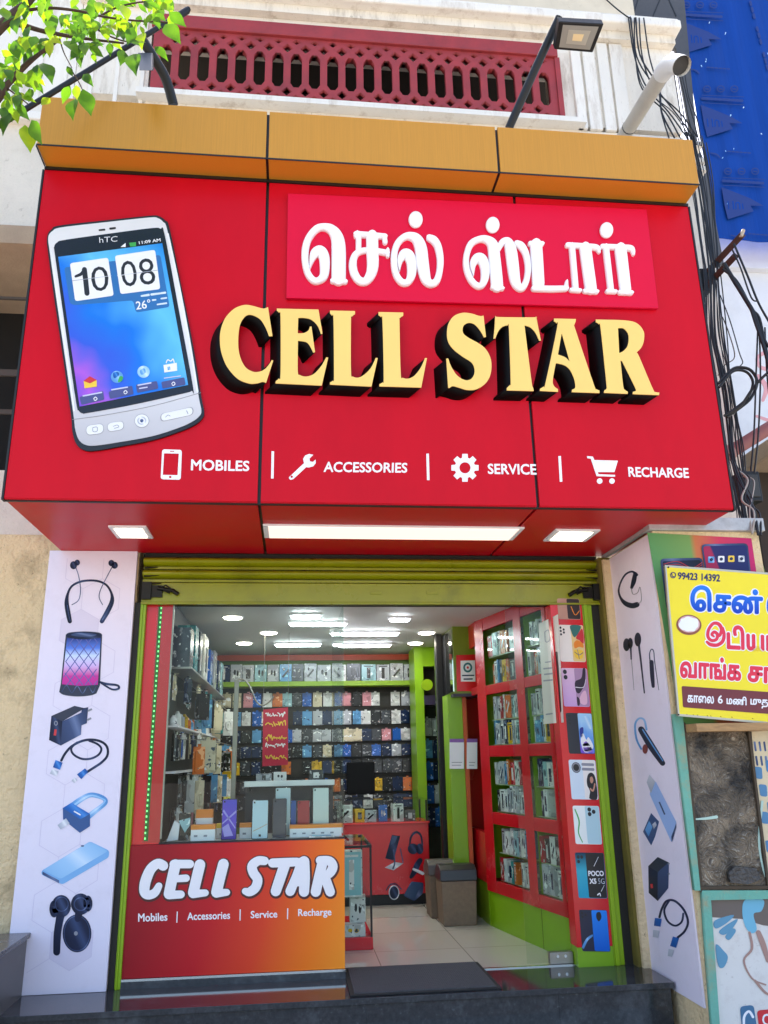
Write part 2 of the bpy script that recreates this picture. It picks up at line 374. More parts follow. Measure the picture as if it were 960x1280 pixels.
# granite landing and steps
st = MB()
st.box(-1.62, 2.18, 4.97, 5.46, FZ-.03, FZ); st.box(-1.6, 2.16, 4.985, 5.46, FZ-.22, FZ-.031, 1)
st.box(-1.62, 2.18, 4.62, 4.98, FZ-.25, FZ-.221); st.box(-1.6, 2.16, 4.635, 4.98, -.45, FZ-.251, 1)
for x in (-.55, .42, .66, 1.5): st.box(x, x+.004, 4.983, 4.986, FZ-.22, FZ-.031, 2)
o = st.build('steps', [GRAN, GRAN2, mat('step joint', '#6b6d70', .7)], bevel=.004); o['kind'] = 'structure'
lg = thing('side_ledge', 'dark granite side ledge block beside the foot of the left white poster panel', 'ledge', (-1.8, 5.1, -.45))
MB().box(-2.6, -1.5, 4.75, 5.36, -.45, .245).build('plinth', mat('dusty granite', '#56524f', .35, var=.3, vs=9, stain='#8b847c', stain_amt=.4), lg, .005)
MB().box(-2.62, -1.485, 4.73, 5.37, .247, .275).build('slab', mat('grey granite top', '#5d5b5a', .25, var=.3, vs=12), lg, .005)

# ------------------------------------------------------------------ shop building (upper storey + room shell)
SB = thing('shop_building', 'weathered white painted building carrying the balcony, above and behind the red shop sign', 'building', (.5, 5.6, FZ))
def bx(name, m, par, *a, bevel=0): return MB().box(*a).build(name, m, par, bevel)
ZB0, ZB1 = H(440, 137, 1, 5.4).z, H(440, 58, 1, 5.4).z      # balcony opening
XL0, XL1 = H(190, 90, 1, 5.4).x, H(694, 110, 1, 5.4).x
XR = 3.3
bx('front_wall', WALLW, SB, -1.25, XR, 5.43, 5.65, 2.58, ZB0-.03)
bx('balcony_sill', WHITE, SB, XL0-.1, XL1+.22, 5.33, 5.7, ZB0-.03, ZB0+.02)
bx('pier', WALLW, SB, XL1+.05, XR, 5.43, 5.75, ZB0+.0201, ZB1+.14)
bx('pier', WALLW, SB, XL0-.6, XL0-.03, 5.43, 5.75, ZB0+.0201, ZB1+.14)
zc = [H(600, p, 1, 5.4).z for p in (47, 40, 30, 22, 14)]
bx('lintel_beam', WHITE, SB, XL0-.6, XR, 5.431, 5.76, ZB1+.1401, zc[1])
bx('cornice', WALLW, SB, XL0-.62, XR+.02, 5.36, 5.78, zc[1]+.001, zc[2])
bx('cornice', WHITE, SB, XL0-.66, XR+.05, 5.27, 5.8, zc[2]+.001, zc[3]+.02, bevel=.015)
bx('cornice', WALLW, SB, XL0-.66, XR+.05, 5.31, 5.8, zc[3]+.021, zc[4], bevel=.01)
bx('attic_wall', mat('cream attic wall', '#d9cdb6', .8, var=.1, vs=2, stain='#8d7a62', stain_amt=.3), SB, -1.9, XR, 5.95, 6.15, zc[4]-.1, 9.3)
bx('roof_slab', BEIGE, SB, -1.9, XR, 5.8, 9.2, zc[4]-.14, zc[4]-.02)
# fluted pilaster right of the balcony
for a, b in ((718, 730), (733, 748), (752, 765), (768, 784)):
    x0, x1 = H(a, 110, 1, 5.4).x, H(b, 110, 1, 5.4).x
    bx('pilaster_rib', WHITE, SB, x0, x1, 5.4, 5.431, ZB0-.03, zc[1]-.01, bevel=.006)
bx('corner_strip', WALLW, SB, 3.02, XR+.04, 5.36, 5.46, 2.6, ZB0-.2, bevel=.006)
for p in (183, 203, 213):
    z = H(875, p, 1, 5.36).z; bx('capital', WHITE, SB, 2.96, XR+.09, 5.3, 5.47, z-.05, z, bevel=.008)
# balcony recess, its shade put into the dark wall and ceiling colour
mdk = mat('balcony wall painted shade', '#3a3632', .9)
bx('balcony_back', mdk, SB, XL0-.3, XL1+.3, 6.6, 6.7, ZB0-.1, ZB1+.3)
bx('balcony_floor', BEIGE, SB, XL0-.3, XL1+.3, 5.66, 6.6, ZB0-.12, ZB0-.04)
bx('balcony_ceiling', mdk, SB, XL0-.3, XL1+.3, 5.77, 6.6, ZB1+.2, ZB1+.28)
for a, b in ((374, 412),): bx('balcony_window', mat('pale window panel', '#dfe8f2', .4), SB, H(a, 100, 1, 6.55).x, H(b, 100, 1, 6.55).x, 6.55, 6.6, ZB0+.05, ZB0+.72)  # plain pale panel behind the lattice
# room shell
WIN = mat('room wall paint', '#7f9a2a', .6)
WDK = mat('dark display backing', '#2c2a26', .7)
bx('side_wall', WDK, SB, -1.05, -.86, 5.5, 9.2, FZ, 2.45); bx('side_wall', WIN, SB, 2.1, 2.2, 5.47, 9.2, FZ, 2.45)
bx('back_wall', mat('green back wall', '#4d6b10', .5), SB, -.86, 2.1, 9.0, 9.2, FZ, 2.45)
bx('ceiling', CEIL, SB, -.86, 2.1, 5.5, 9.0, 2.3, 2.45)
bx('lintel', mat('dark green lintel', '#55610c', .5), SB, -.86, 2.1, 5.52, 5.58, 2.235, 2.2995)
bx('shutter_box_wall', WDK, SB, -1.05, 2.2, 5.58, 5.64, 2.451, 2.75)
bx('coving', mat('orange red coving', '#c2481c', .4), SB, -.86, 1.45, 8.96, 8.9995, H(450, 825, 1, 8.96).z, 2.2995)

# ------------------------------------------------------------------ balcony railing
RL = thing('balcony_railing', 'dark red pierced balcony railing with rows of slots and diamonds above the gold sign cap', 'railing', (.5, 5.4, ZB0+.02))
def lattice():
    x0, x1 = XL0, XL1; z0, z1 = ZB0+.021, ZB1; n = 22; p = (x1-x0-.06)/n; hgt = z1-z0
    loops = [[(x0, -z0), (x1, -z0), (x1, -z1), (x0, -z1)]]
    ident = lambda x, y, d=0: Vector((x, 5.365+d, -y))
    def dia(cx, cz, rx, rz): loops.append([(cx-rx, -cz), (cx, -(cz-rz)), (cx+rx, -cz), (cx, -(cz+rz))])
    for i in range(n):
        cx = x0+.03+p*(i+.5); hw = p*.31; a, b = z0+hgt*.205, z0+hgt*.745; c = hw*.9
        loops.append([(cx-hw, -(a+c)), (cx-hw*.45, -a), (cx+hw*.45, -a), (cx+hw, -(a+c)), (cx+hw, -(b-c)), (cx+hw*.45, -b), (cx-hw*.45, -b), (cx-hw, -(b-c))])
        dia(cx, z0+hgt*.94, p*.27, hgt*.042); dia(cx, z0+hgt*.05, p*.25, hgt*.036)
        if i: 
            dia(cx-p/2, z0+hgt*.835, p*.31, hgt*.072); dia(cx-p/2, z0+hgt*.135, p*.30, hgt*.066)
    me = fix(map_mesh(curve_mesh(loops), ident, .06))
    link('lattice', me, LATT, RL)
lattice()
bx('top_rail', LATT, RL, XL0-.02, XL1+.03, 5.34, 5.46, ZB1+.001, ZB1+.135, bevel=.006)
bx('end_post', LATT, RL, XL1+.001, XL1+.045, 5.35, 5.44, ZB0+.021, ZB1)

# ------------------------------------------------------------------ left neighbour
LB = thing('left_building', 'cream plastered building with a dark barred opening, at the left edge beside the red sign', 'building', (-2.6, 5.5, -.45))
zz = [H(20, p, 1, 5.44).z for p in (690, 588, 318, 296, 160, 150, 60)]
bx('lower_wall', CREAM, LB, -4.5, -1.04, 5.44, 5.66, -.45, zz[0]+.12)
bx('upper_band', PALE, LB, -4.5, -1.25, 5.442, 5.66, zz[0]+.121, zz[1])
bx('lintel_slab', BEIGE, LB, -4.5, -1.25, 5.3, 6.42, zz[2], zz[3])
bx('upper_wall', PALE, LB, -4.5, -1.25, 5.4, 5.66, zz[3]+.001, zz[4])
bx('string_course', WHITE, LB, -4.5, -1.26, 5.33, 5.66, zz[4]+.001, zz[5], bevel=.01)
bx('string_course', WALLW, LB, -4.5, -1.26, 5.37, 5.66, zz[5]+.001, zz[5]+.12, bevel=.01)
bx('parapet_wall', WHITE, LB, -4.5, XL0-.605, 5.43, 5.66, zz[5]+.121, zz[5]+1.6)
for k in range(9): bx('cladding_rib', WHITE, LB, -2.9+k*.2, -2.9+k*.2+.03, 5.415, 5.43, zz[5]+.125, zz[5]+1.3)
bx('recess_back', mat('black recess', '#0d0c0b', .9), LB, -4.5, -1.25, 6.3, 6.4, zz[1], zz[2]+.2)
bx('recess_floor', BEIGE, LB, -4.5, -1.25, 5.66, 6.3, zz[1]-.1, zz[1]-.001)
for p, t in ((371, .02), (462, .05), (512, .035)):
    z = H(20, p, 1, 5.6).z; bx('window_bar', mat('grey brown bar', '#4c443c', .8), LB, -4.5, -1.25, 5.6, 5.62, z-t, z)
o = MB().box(*[H(-4, 0, 1, 5.43).x-0, H(36, 0, 1, 5.43).x, 5.385, 5.439, H(20, 687, 1, 5.43).z, H(20, 662, 1, 5.43).z]).build('meter_box', mat('old meter box', '#a98f66', .7, var=.2, stain='#2c261c', stain_amt=.7), None, .006)
tag(o, 'small grimy electrical box on the cream wall under the sign\'s left corner', 'box')

# ------------------------------------------------------------------ right neighbour, pillar, kiosk front
PXL = 2.19; PYF = 4.62
RB = thing('right_building', 'white rendered building far right behind the cables, below the blue tarpaulin', 'building', (4.6, 7, -.45))
WR = mat('white render', '#dfe1e6', .75, var=.06, vs=2, stain='#9a9aa0', stain_amt=.25)
zt = H(930, 340, 1, 7).z
bx('wall', WR, RB, 3.35, 7.5, 7.0, 7.2, -.45, zt); bx('parapet', WR, RB, 3.3, 7.5, 6.92, 7.2, zt+.001, zt+.75)
bx('side_wall', mat('grey stucco', '#b9b6b2', .85, var=.15, stain='#6b665f', stain_amt=.4), RB, 3.35, 3.5, 5.66, 6.99, -.45, zt)  # side wall in a greyer stucco colour
strokes('painted_mark', [[(957, 440, 5), (947, 447, 4), (950, 458, 4), (962, 462, 5)], [(948, 470, 5), (958, 484, 6), (954, 500, 4)], [(946, 520, 3), (960, 525, 4)]], PY(6.995), .004, mat('pinkish red paint', '#dca2a8', .8), RB)
PL = thing('masonry_pillar', 'plastered pillar with a painted advert at its top, right of the shutter opening', 'pillar', (2.55, 5, -.45))
zpt = H(830, 664, 1, PYF).z
bx('body', CREAM, PL, PXL+.012, 3.9, PYF+.004, 5.42, -.45, 1.3)
bx('upper_body', CREAM, PL, PXL+.012, 2.9, PYF+.004, 5.42, 1.3001, zpt)
bx('metal_strip', GALV, PL, PXL-.02, 2.93, PYF-.03, PYF+.06, zpt+.001, zpt+.085, bevel=.004)
bx('metal_strip', GALV, PL, PXL-.016, PXL+.012, PYF+.061, 5.4, zpt+.012, zpt+.05)
F = PY(PYF)
poly('painted_advert', [(809, 666), (939, 673), (952, 760), (975, 915), (852, 912)], F, .003, ramp_mat('painted advert colours', [(0, '#5c9a62'), (.42, '#79a45f'), (.47, '#c97a4e'), (.7, '#d0405f'), (1, '#c22e6a')], rough=.7, noise=.05), PL, d0=-.002)
Z8 = zoomed(F, 4.571, 820, 640)
ph = poly('painted_phone', rrect([(22, 268), (262, 262), (300, 560), (60, 560)], 24), Z8, .004, NAVY2, PL, d0=-.006)
poly('screen', rrect([(34, 282), (252, 276), (290, 560), (75, 560)], 14), Z8, .002, NAVY, ph, d0=-.008)
strokes('screen_pattern', [[(40, 300+k*10, 3), (120, 285+k*16, 3), (200, 320+k*6, 3), (260, 290+k*14, 3)] for k in range(4)], Z8, .002, PRED, ph, d0=-.010)
ph = poly('painted_phone', rrect([(255, 186), (520, 180), (545, 420), (290, 420)], 26), Z8, .004, NAVY2, PL, d0=-.009)
poly('screen', rrect([(264, 198), (512, 192), (536, 420), (300, 420)], 18), Z8, .002, ramp_mat('advert phone screen', [(0, '#b02a52'), (.38, '#a52a55'), (.42, '#2b2c66'), (1, '#1e2a63')], (1, 0, .25), .5), ph, d0=-.011)
for (x, y), m in zip(((310, 275), (367, 272), (424, 270), (482, 270)), (MBLUE, PWHITE, PYEL, SILV)):
    poly('app_icon', rrect(rect(x-18, y-18, x+18, y+18), 6), Z8, .002, m, ph, d0=-.013); poly('app_icon', ellipse(x, y, 9, 9), Z8, .002, NAVY, ph, d0=-.0145)
def film_mat():
    m = bpy.data.materials.new('crinkled grimy film with painted glints'); m.use_nodes = True; n = m.node_tree; b = n.nodes['Principled BSDF']; t = n.nodes.new('ShaderNodeTexCoord')
    def noise(sc, det, dis):
        z = n.nodes.new('ShaderNodeTexNoise'); z.inputs['Scale'].default_value = sc; z.inputs['Detail'].default_value = det; z.inputs['Distortion'].default_value = dis; n.links.new(t.outputs['Object'], z.inputs[0]); return z
    def ramp(src, st):
        cr = n.nodes.new('ShaderNodeValToRGB'); e = cr.color_ramp.elements
        while len(e) < len(st): e.new(.5)
        for k, (p, h) in enumerate(st): e[k].position = p; e[k].color = (*hexc(h), 1)
        n.links.new(src, cr.inputs[0]); return cr
    a, c = noise(11, 5, 6), noise(4.5, 5, .4)
    r1 = ramp(a.outputs[0], [(.3, '#4a4038'), (.46, '#7a6a56'), (.53, '#8f7d66'), (.57, '#5f5346'), (.62, '#9a8c78'), (.66, '#bdb3a2'), (.69, '#7a6a56')])  # paler stops paint the film's glints into its colour
    r2 = ramp(c.outputs[0], [(.42, '#ffffff'), (.62, '#4a4644')])
    mx = n.nodes.new('ShaderNodeMix'); mx.data_type = 'RGBA'; mx.blend_type = 'MULTIPLY'; mx.inputs[0].default_value = 1
    n.links.new(r1.outputs[0], mx.inputs[6]); n.links.new(r2.outputs[0], mx.inputs[7]); n.links.new(mx.outputs[2], b.inputs['Base Color']); b.inputs['Roughness'].default_value = .3
    bp = n.nodes.new('ShaderNodeBump'); bp.inputs['Strength'].default_value = .8; bp.inputs['Distance'].default_value = .02; n.links.new(a.outputs[0], bp.inputs['Height']); n.links.new(bp.outputs[0], b.inputs['Normal']); return m
# weathered frame strip + display box + mural board on the pillar's front
fr = poly('wood_strip', [(838, 893), (850, 893), (872, 1112), (865, 1112)], F, .03, TEAL, PL, d0=-.034)
DB = thing('display_case', 'grimy open display case with scuffed brown back under the yellow sign', 'display case', H(905, 1112, 1, PYF))
poly('back', [(851, 905), (937, 905), (958, 1112), (872, 1112)], F, .01, film_mat(), DB, d0=-.012)
strokes('side_rail', [[(852, 905, 4), (874, 1112, 4)], [(933, 912, 3), (958, 1112, 3)]], F, .022, mat('dark wood rail', '#4a3c2c', .7, var=.3), DB, d0=-.03)
strokes('bottom_rail', [[(872, 1109, 4), (975, 1108, 4)]], F, .022, mat('dark wood rail', '#4a3c2c', .7), DB, d0=-.033)
mb = MB(); a, b = H(854, 908, 1, PYF), H(943, 908, 1, PYF)
mb.box(a.x, b.x, PYF-.16, PYF-.014, a.z-.035, a.z+.01); mb.build('ledge', WOOD, DB, .004)
poly('crumpled_film', [(906, 1090), (914, 1082), (940, 1084), (946, 1098), (930, 1104), (908, 1102)], F, .03, mat('grey film', '#4c4743', .3, var=.5, vs=18, bump=1, bs=50), DB, d0=-.045)
strokes('torn_strip', [[(862, 1024, 1.5), (880, 1023, 3), (894, 1021, 4)], [(951, 1002, 3), (947, 1050, 2.5), (952, 1085, 2), (957, 1100, 1.5)]], F, .003, mat('pale teal scrap', '#b6d0c2', .6), DB, d0=-.016)
TB = thing('tool_board', 'beige board printed with rows of blue tools, at the right edge of the frame', 'board', H(950, 1110, 1, PYF))
poly('sheet', [(934, 912), (985, 912), (1010, 1108), (957, 1108)], F, .008, mat('beige print', '#d9c6a2', .6, var=.08, stain='#8a7452', stain_amt=.5), TB, d0=-.010)
P_ = [[(936+k*6+r*2, 928+r*18, 2.4), (937.5+k*6+r*2, 938+r*18, 2.4)] for r in (0, 1) for k in range(5)]
strokes('tool_print', P_, F, .001, NAVY2, TB, d0=-.0115)
for k, (x, y) in enumerate(((946, 966), (960, 958), (952, 988), (962, 1010), (954, 1022), (966, 1040), (960, 1058))):
    poly('tool_print', rrect([(x-5, y-8), (x+5, y-7), (x+6, y+8), (x-3, y+7)], 3), F, .001, mat('tool blue', '#4d7fa6', .6), TB, d0=-.0115)
MBd = thing('mural_board', 'white weathered advert board in a teal frame low on the right', 'board', H(930, 1290, 1, PYF))
poly('frame', [[(874, 1112), (990, 1112), (1020, 1400), (895, 1400)], [(885, 1124), (980, 1122), (1010, 1410), (905, 1410)]], F, .03, TEAL, MBd, d0=-.034)
poly('sheet', [(884, 1122), (982, 1120), (1012, 1400), (904, 1400)], F, .01, mat('stained white print', '#dfdad4', .6, var=.06, stain='#8d6f66', stain_amt=.5, stain_scale=5), MBd, d0=-.013)
poly('dark_print', [(887, 1124), (982, 1122), (988, 1160), (952, 1156), (925, 1148), (888, 1146)], F, .001, mat('print taupe', '#6b5f58', .6), MBd, d0=-.0145)
poly('blue_print', outline([(930, 1124), (952, 1124), (950, 1138), (940, 1142), (944, 1160), (938, 1166), (930, 1158), (926, 1140)]), F, .001, mat('print teal blue', '#6fb2cc', .6), MBd, d0=-.016)
for q in ([(892, 1150), (915, 1143), (908, 1152), (893, 1160)], [(898, 1162), (920, 1148), (912, 1162), (902, 1168)], [(893, 1180), (903, 1188), (908, 1196), (903, 1208), (896, 1206)], [(905, 1170), (913, 1160), (918, 1163), (910, 1174)]):
    poly('blue_print', outline(q), F, .001, mat('print tool teal', '#5d93b0', .6), MBd, d0=-.016)
strokes('brown_print', [[(935, 1165, 3), (938, 1185, 3), (928, 1200, 2.5), (938, 1222, 2), (955, 1230, 2)], [(946, 1165, 6), (952, 1180, 7), (958, 1200, 5)], [(942, 1225, 3), (955, 1240, 3), (968, 1245, 2)]], F, .001, mat('print brown', '#a98479', .6), MBd, d0=-.0165)
poly('badge', rrect([(923, 1257), (940, 1255), (945, 1290), (926, 1290)], 5), F, .001, mat('print badge blue', '#3f6f92', .5), MBd, d0=-.0165)
strokes('badge_mark', [[(928, 1286, 3), (928, 1270, 3), (934, 1263, 3), (939, 1270, 3)]], F, .001, PWHITE, MBd, d0=-.018)
poly('badge', rrect([(944, 1262), (966, 1260), (972, 1292), (948, 1292)], 5), F, .001, PRED, MBd, d0=-.0165)
text('badge_letter', 'C', [(950, 1266), (960, 1266), (962, 1281), (951, 1281)], F, .001, PWHITE, MBd, d0=-.018)

# ================================================================== SIGN BOARD
YF = 4.26
SG = thing('sign_board', 'big red shop sign box with gold cap, raised lettering and a phone picture', 'shop sign', (.5, 4.8, 2.55))
mb = MB(); mb.box(-1.548, 2.558, YF+.021, 4.3, 2.546, 4.645); mb.box(-1.548, 2.558, 4.301, 5.42, 2.566, 2.60)
mb.box(-1.547, -1.536, YF-.004, YF+.0205, 2.546, 4.64); mb.box(2.546, 2.557, YF-.004, YF+.0205, 2.546, 4.64)
mb.box(-1.535, 2.545, 4.252, YF+.02, 4.6405, 4.66)
mb.build('backing', BLACK, SG)
XS = [(-1.535, -.208), (-.19, 1.363), (1.381, 2.545)]
for a, b in XS:
    bx('face_panel', RED, SG, a, b, YF, YF+.02, 2.556, 4.64, bevel=.002)
    bx('soffit_panel', RED, SG, a, b, YF+.006, 5.418, 2.5515, 2.565)
for x in (-1.55, 2.548): bx('side_panel', RED, SG, x, x+.006, 4.302, 5.42, 2.602, 4.64)
bx('top_cover', GALV, SG, -1.545, 2.545, 4.3, 5.42, 4.65, 4.67)
XC = [(-1.53, -.207), (-.191, 1.222), (1.238, 2.535)]
for i, (a, b) in enumerate(XC):
    o = MB().box(a, b, 4.075, 4.32, 4.662, 5.012).build('cap_panel', GOLD, SG, .003)
mb = MB(); mb.box(-1.532, 2.537, 4.071, 4.0745, 4.657, 4.667); mb.box(-1.52, 2.53, 4.09, 4.3, 4.68, 5.0); mb.box(-1.52, 2.53, 4.085, 4.3, 4.668, 4.675)
mb.box(-1.5365, -1.5305, 4.08, 4.25, 4.656, 4.664); mb.build('cap_trim', BLACK, SG)

# gold CELL STAR letters: slanted black block bodies with gold faces
TB_ = .085
YL = YF-TB_
fl = PY(YL)
kx, kz = .066, .030
def fskew(px, py, d=0):
    q = max(0, min(1, (d-.006)/TB_)); return H(px, py, 1, YL)+Vector((-kx*q, d, -kz*q))
ZC = lambda f: zoomed(f, 3.2, 250, 370)
ZS = lambda f: zoomed(f, 3.2, 530, 370)
c = 1
LET = [
 ('C', ZC, [[(272,44,c),(290,160,c),(276,160,c),(262,125),(240,92),(205,75),(180,82),(160,115),(153,170),(157,230),(178,280),(210,302),(240,302),(262,290),(280,268),(287,256,c),(293,258,c),(264,347,c),(250,343),(228,349),(195,349),(150,330),(110,285),(88,235),(80,190),(82,140),(100,90),(135,52),(175,36),(205,38),(235,46),(255,50)]]),
 ('E', ZC, [[(307,50,c),(474,54,c),(490,150,c),(484,152,c),(470,118),(445,94),(415,87),(393,87,c),(391,149,c),(415,148),(433,138),(440,122,c),(446,122,c),(460,224,c),(453,226,c),(440,200),(425,184),(392,178,c),(391,300),(400,316),(425,322),(455,312),(485,280),(505,245,c),(513,246,c),(487,358,c),(302,349,c),(303,340,c),(315,330),(322,310),(322,85),(316,66),(307,58,c)]]),
 ('L', ZC, [[(520,58,c),(620,60,c),(620,72,c),(608,82),(604,100),(604,300),(612,322),(635,326),(660,312),(685,285),(703,247,c),(711,248,c),(686,362,c),(520,354,c),(520,345,c),(532,338),(536,320),(534,95),(528,78),(520,70,c)]]),
 ('L', ZC, [[(714,64,c),(813,66,c),(813,78,c),(800,88),(798,105),(803,308),(812,327),(835,330),(858,318),(882,288),(900,248,c),(908,248,c),(885,366,c),(718,361,c),(718,352,c),(730,345),(735,325),(730,100),(724,84),(714,76,c)]]),
 ('S', ZS, [[(238,78,c),(248,163,c),(240,165,c),(225,138),(205,115),(185,107),(165,112),(155,128),(158,150),(180,168),(215,187),(245,210),(265,245),(270,285),(262,325),(240,355),(205,374),(170,375),(140,366),(115,360),(103,367,c),(97,367,c),(89,250,c),(97,250,c),(108,280),(130,315),(160,335),(185,334),(200,315),(202,290),(190,265),(155,242),(120,215),(98,185),(92,150),(98,110),(120,80),(155,67),(190,70),(215,78),(230,80)]]),
 ('T', ZS, [[(287,78,c),(300,84),(440,85),(447,82,c),(468,178,c),(461,178,c),(445,145),(425,125),(402,117,c),(430,340),(436,365),(439,380,c),(331,377,c),(332,367,c),(344,355),(347,340),(340,130),(335,117,c),(315,122),(298,140),(285,170,c),(278,170,c)]]),
 ('A', ZS, [[(520,90,c),(608,92,c),(606,104,c),(602,115),(606,135),(680,355),(690,372),(702,378,c),(702,388,c),(591,384,c),(593,374,c),(604,368),(605,350),(597,320),(580,290),(558,275),(528,268,c),(525,280),(515,340),(522,362),(536,372,c),(536,383,c),(463,379,c),(465,370,c),(478,362),(487,345),(533,125),(530,108),(520,100,c)], [(551,148,c),(583,262,c),(565,245),(536,234,c)]]),
 ('R', ZS, [[(687,94,c),(800,97),(850,108),(878,140),(880,175),(870,205),(850,226,c),(862,245),(915,370),(928,384),(942,386,c),(940,396,c),(835,392,c),(836,383,c),(845,380),(846,368),(800,275),(790,258,c),(786,258,c),(797,360),(805,376),(815,382,c),(815,391,c),(720,387,c),(722,377,c),(730,370),(730,350),(707,130),(700,112),(688,104,c)], [(776,128,c),(800,130),(818,155),(816,195),(800,218),(781,228,c)]]),
]
BLK = mat('black letter side', '#050506', .6, spec=.15)
for nm, Z, loops in LET:
    L = [outline(l) for l in loops]
    body = poly('letter', L, Z(fskew), TB_-.0005, BLK, SG, d0=.006)
    poly('letter_face', L, Z(fl), .0055, GFACE, body, bevel=0)

# crimson plaque with white Tamil letters
PQ = poly('plaque', [(360, 242), (808, 262), (823, 385), (358, 372)], PY(YF-.028), .026, CRIM, SG)
YP = YF-.028-.024
Z1 = zoomed(PY(YP), 3.692, 340, 230); Z2 = zoomed(PY(YP), 3.692, 570, 240)
TAM = [
 (Z1, [[(308,430,66),(308,300,66),(300,240,58),(275,205,44),(240,193,32),(205,202,32),(172,240,32),(155,290,34),(153,350,32),(165,405,30),(190,438,30),(215,440,30),(238,420,40),(244,380,46),(240,330,50),(222,305,52),(198,315,44),(184,345,24),(175,385,5)], [(280,442,24),(338,445,24)]]),
 (Z1, [[(389,226,26),(450,230,26),(522,236,24)], [(520,238,22),(523,262,24)], [(400,228,26),(400,300,26)], [(392,222,20),(388,236,20)],
       [(463,238,56),(464,300,56),(466,370,54),(455,415,46),(430,444,36),(400,437,36),(378,400,38),(374,355,36),(388,318,30),(420,302,26),(470,302,26),(532,312,26)], [(535,300,18),(535,326,18)]]),
 (Z1, [[(590,395,5),(592,350,26),(610,320,46),(632,325,50),(645,360,46),(645,410,42),(630,445,32),(605,450,30),(580,425,30),(566,380,30),(565,320,30),(580,270,30),(610,240,30),(640,235,36),(670,250,48),(688,290,56),(695,350,58),(703,400,54),(715,440,44),(738,455,34),(762,440,32),(775,395,30),(778,340,32),(768,285,34),(750,255,36),(728,243,30)]]),
 (Z2, [[(82,380,5),(80,330,30),(98,302,44),(120,305,48),(135,340,44),(135,390,38),(120,425,30),(95,425,28),(68,395,28),(50,345,28),(50,290,28),(70,235,30),(110,212,28),(145,215,36),(172,240,50),(180,300,54),(188,380,56),(192,428,56)], [(170,436,20),(216,440,20)],
       [(195,262,24),(215,228,30),(240,225,40),(255,260,52),(265,330,54),(275,400,48),(290,432,36),(310,435,32),(328,400,28),(335,340,28),(325,280,30),(305,245,34),(284,232,28)]]),
 (Z2, [[(346,233,24),(398,234,24)], [(372,240,56),(378,330,56),(383,418,56)], [(362,440,26),(440,442,28),(510,440,26)], [(510,438,24),(514,408,14)]]),
 (Z2, [[(518,240,24),(600,245,24),(652,252,26),(664,272,14)], [(538,245,28),(555,440,28)], [(535,447,20),(574,450,20)], [(600,255,54),(626,440,54)], [(598,452,22),(652,455,22)]]),
 (Z2, [[(678,246,22),(760,250,24),(812,256,26),(823,282,14)], [(695,250,28),(718,445,28)], [(702,453,20),(738,455,20)], [(763,258,54),(786,445,52)], [(760,458,22),(812,460,22)]]),
]
for Z, S in TAM: link('letter', strokes_mesh(S, Z, .024, bev=3.5), ACR, PQ)
for Z, x, y, rx, ry in ((Z1, 664, 160, 33, 38), (Z2, 171, 148, 32, 37), (Z2, 697, 172, 31, 36)):
    poly('dot', [ellipse(x, y, rx, ry)], Z, .024, ACR, PQ, bevel=5)

# white service row
FI = PY(YF-.003)
Zs = zoomed(FI, 2.595, 190, 545); Zt = zoomed(FI, 2.595, 550, 550)
PW = mat('white vinyl', '#f4f1f3', .4)
text('lettering', 'MOBILES', [(239, 574), (312, 576), (311.5, 589), (238.5, 588)], FI, .0025, PW, SG, bold=.022)
text('lettering', 'ACCESSORIES', [(405, 577), (509.5, 578.5), (509, 591), (404.5, 590)], FI, .0025, PW, SG, bold=.022)
text('lettering', 'SERVICE', [(609.5, 579.5), (670, 580), (671, 593.5), (610, 592.5)], FI, .0025, PW, SG, bold=.022)
text('lettering', 'RECHARGE', [(785, 583.5), (860.5, 585), (861.5, 597.5), (786, 596)], FI, .0025, PW, SG, bold=.022)
strokes('divider', [[(341, 564, 3.2), (340.4, 598, 3.2)], [(534.5, 567, 3.2), (535.4, 600, 3.2)], [(699.5, 570, 3.2), (701.5, 602, 3.2)]], FI, .0025, PW, SG)
poly('phone_icon', [rrect([(33, 43), (97, 45), (93, 142), (28, 140)], 9), [(39, 56), (87, 57), (83, 127), (35, 126)], ellipse(59, 133, 4, 4, 12), rrect([(58, 48), (72, 48), (72, 51), (58, 51)], 1)], Zs, .0025, PW, SG)
a = [(444,134),(493,88),(490,74),(497,63),(510,58),(523,61),(511,73),(512,82),(522,84),(531,76),(531,88),(523,98),(508,102),(500,101),(458,140),(450,142),(445,139)]
poly('wrench_icon', [a, ellipse(453, 132, 4, 4, 12)], Zs, .0025, PW, SG)
g = []
for k in range(8):
    for da, r in ((-17, 33), (-11, 45), (11, 45), (17, 33)): an = R_(k*45+da); g.append((81+r*math.cos(an), 90+r*1.02*math.sin(an)))
poly('gear_icon', [g, ellipse(81, 90, 18, 18, 24)], Zt, .0025, PW, SG)
poly('cart_icon', [(477,52),(496,54),(501,65),(577,67),(566,104),(512,104),(514,111),(568,113),(568,119),(508,117),(489,60),(478,59)], Zt, .0025, PW, SG)
for x in (518, 558): poly('cart_icon', ellipse(x, 133, 9, 9, 16), Zt, .0025, PW, SG)

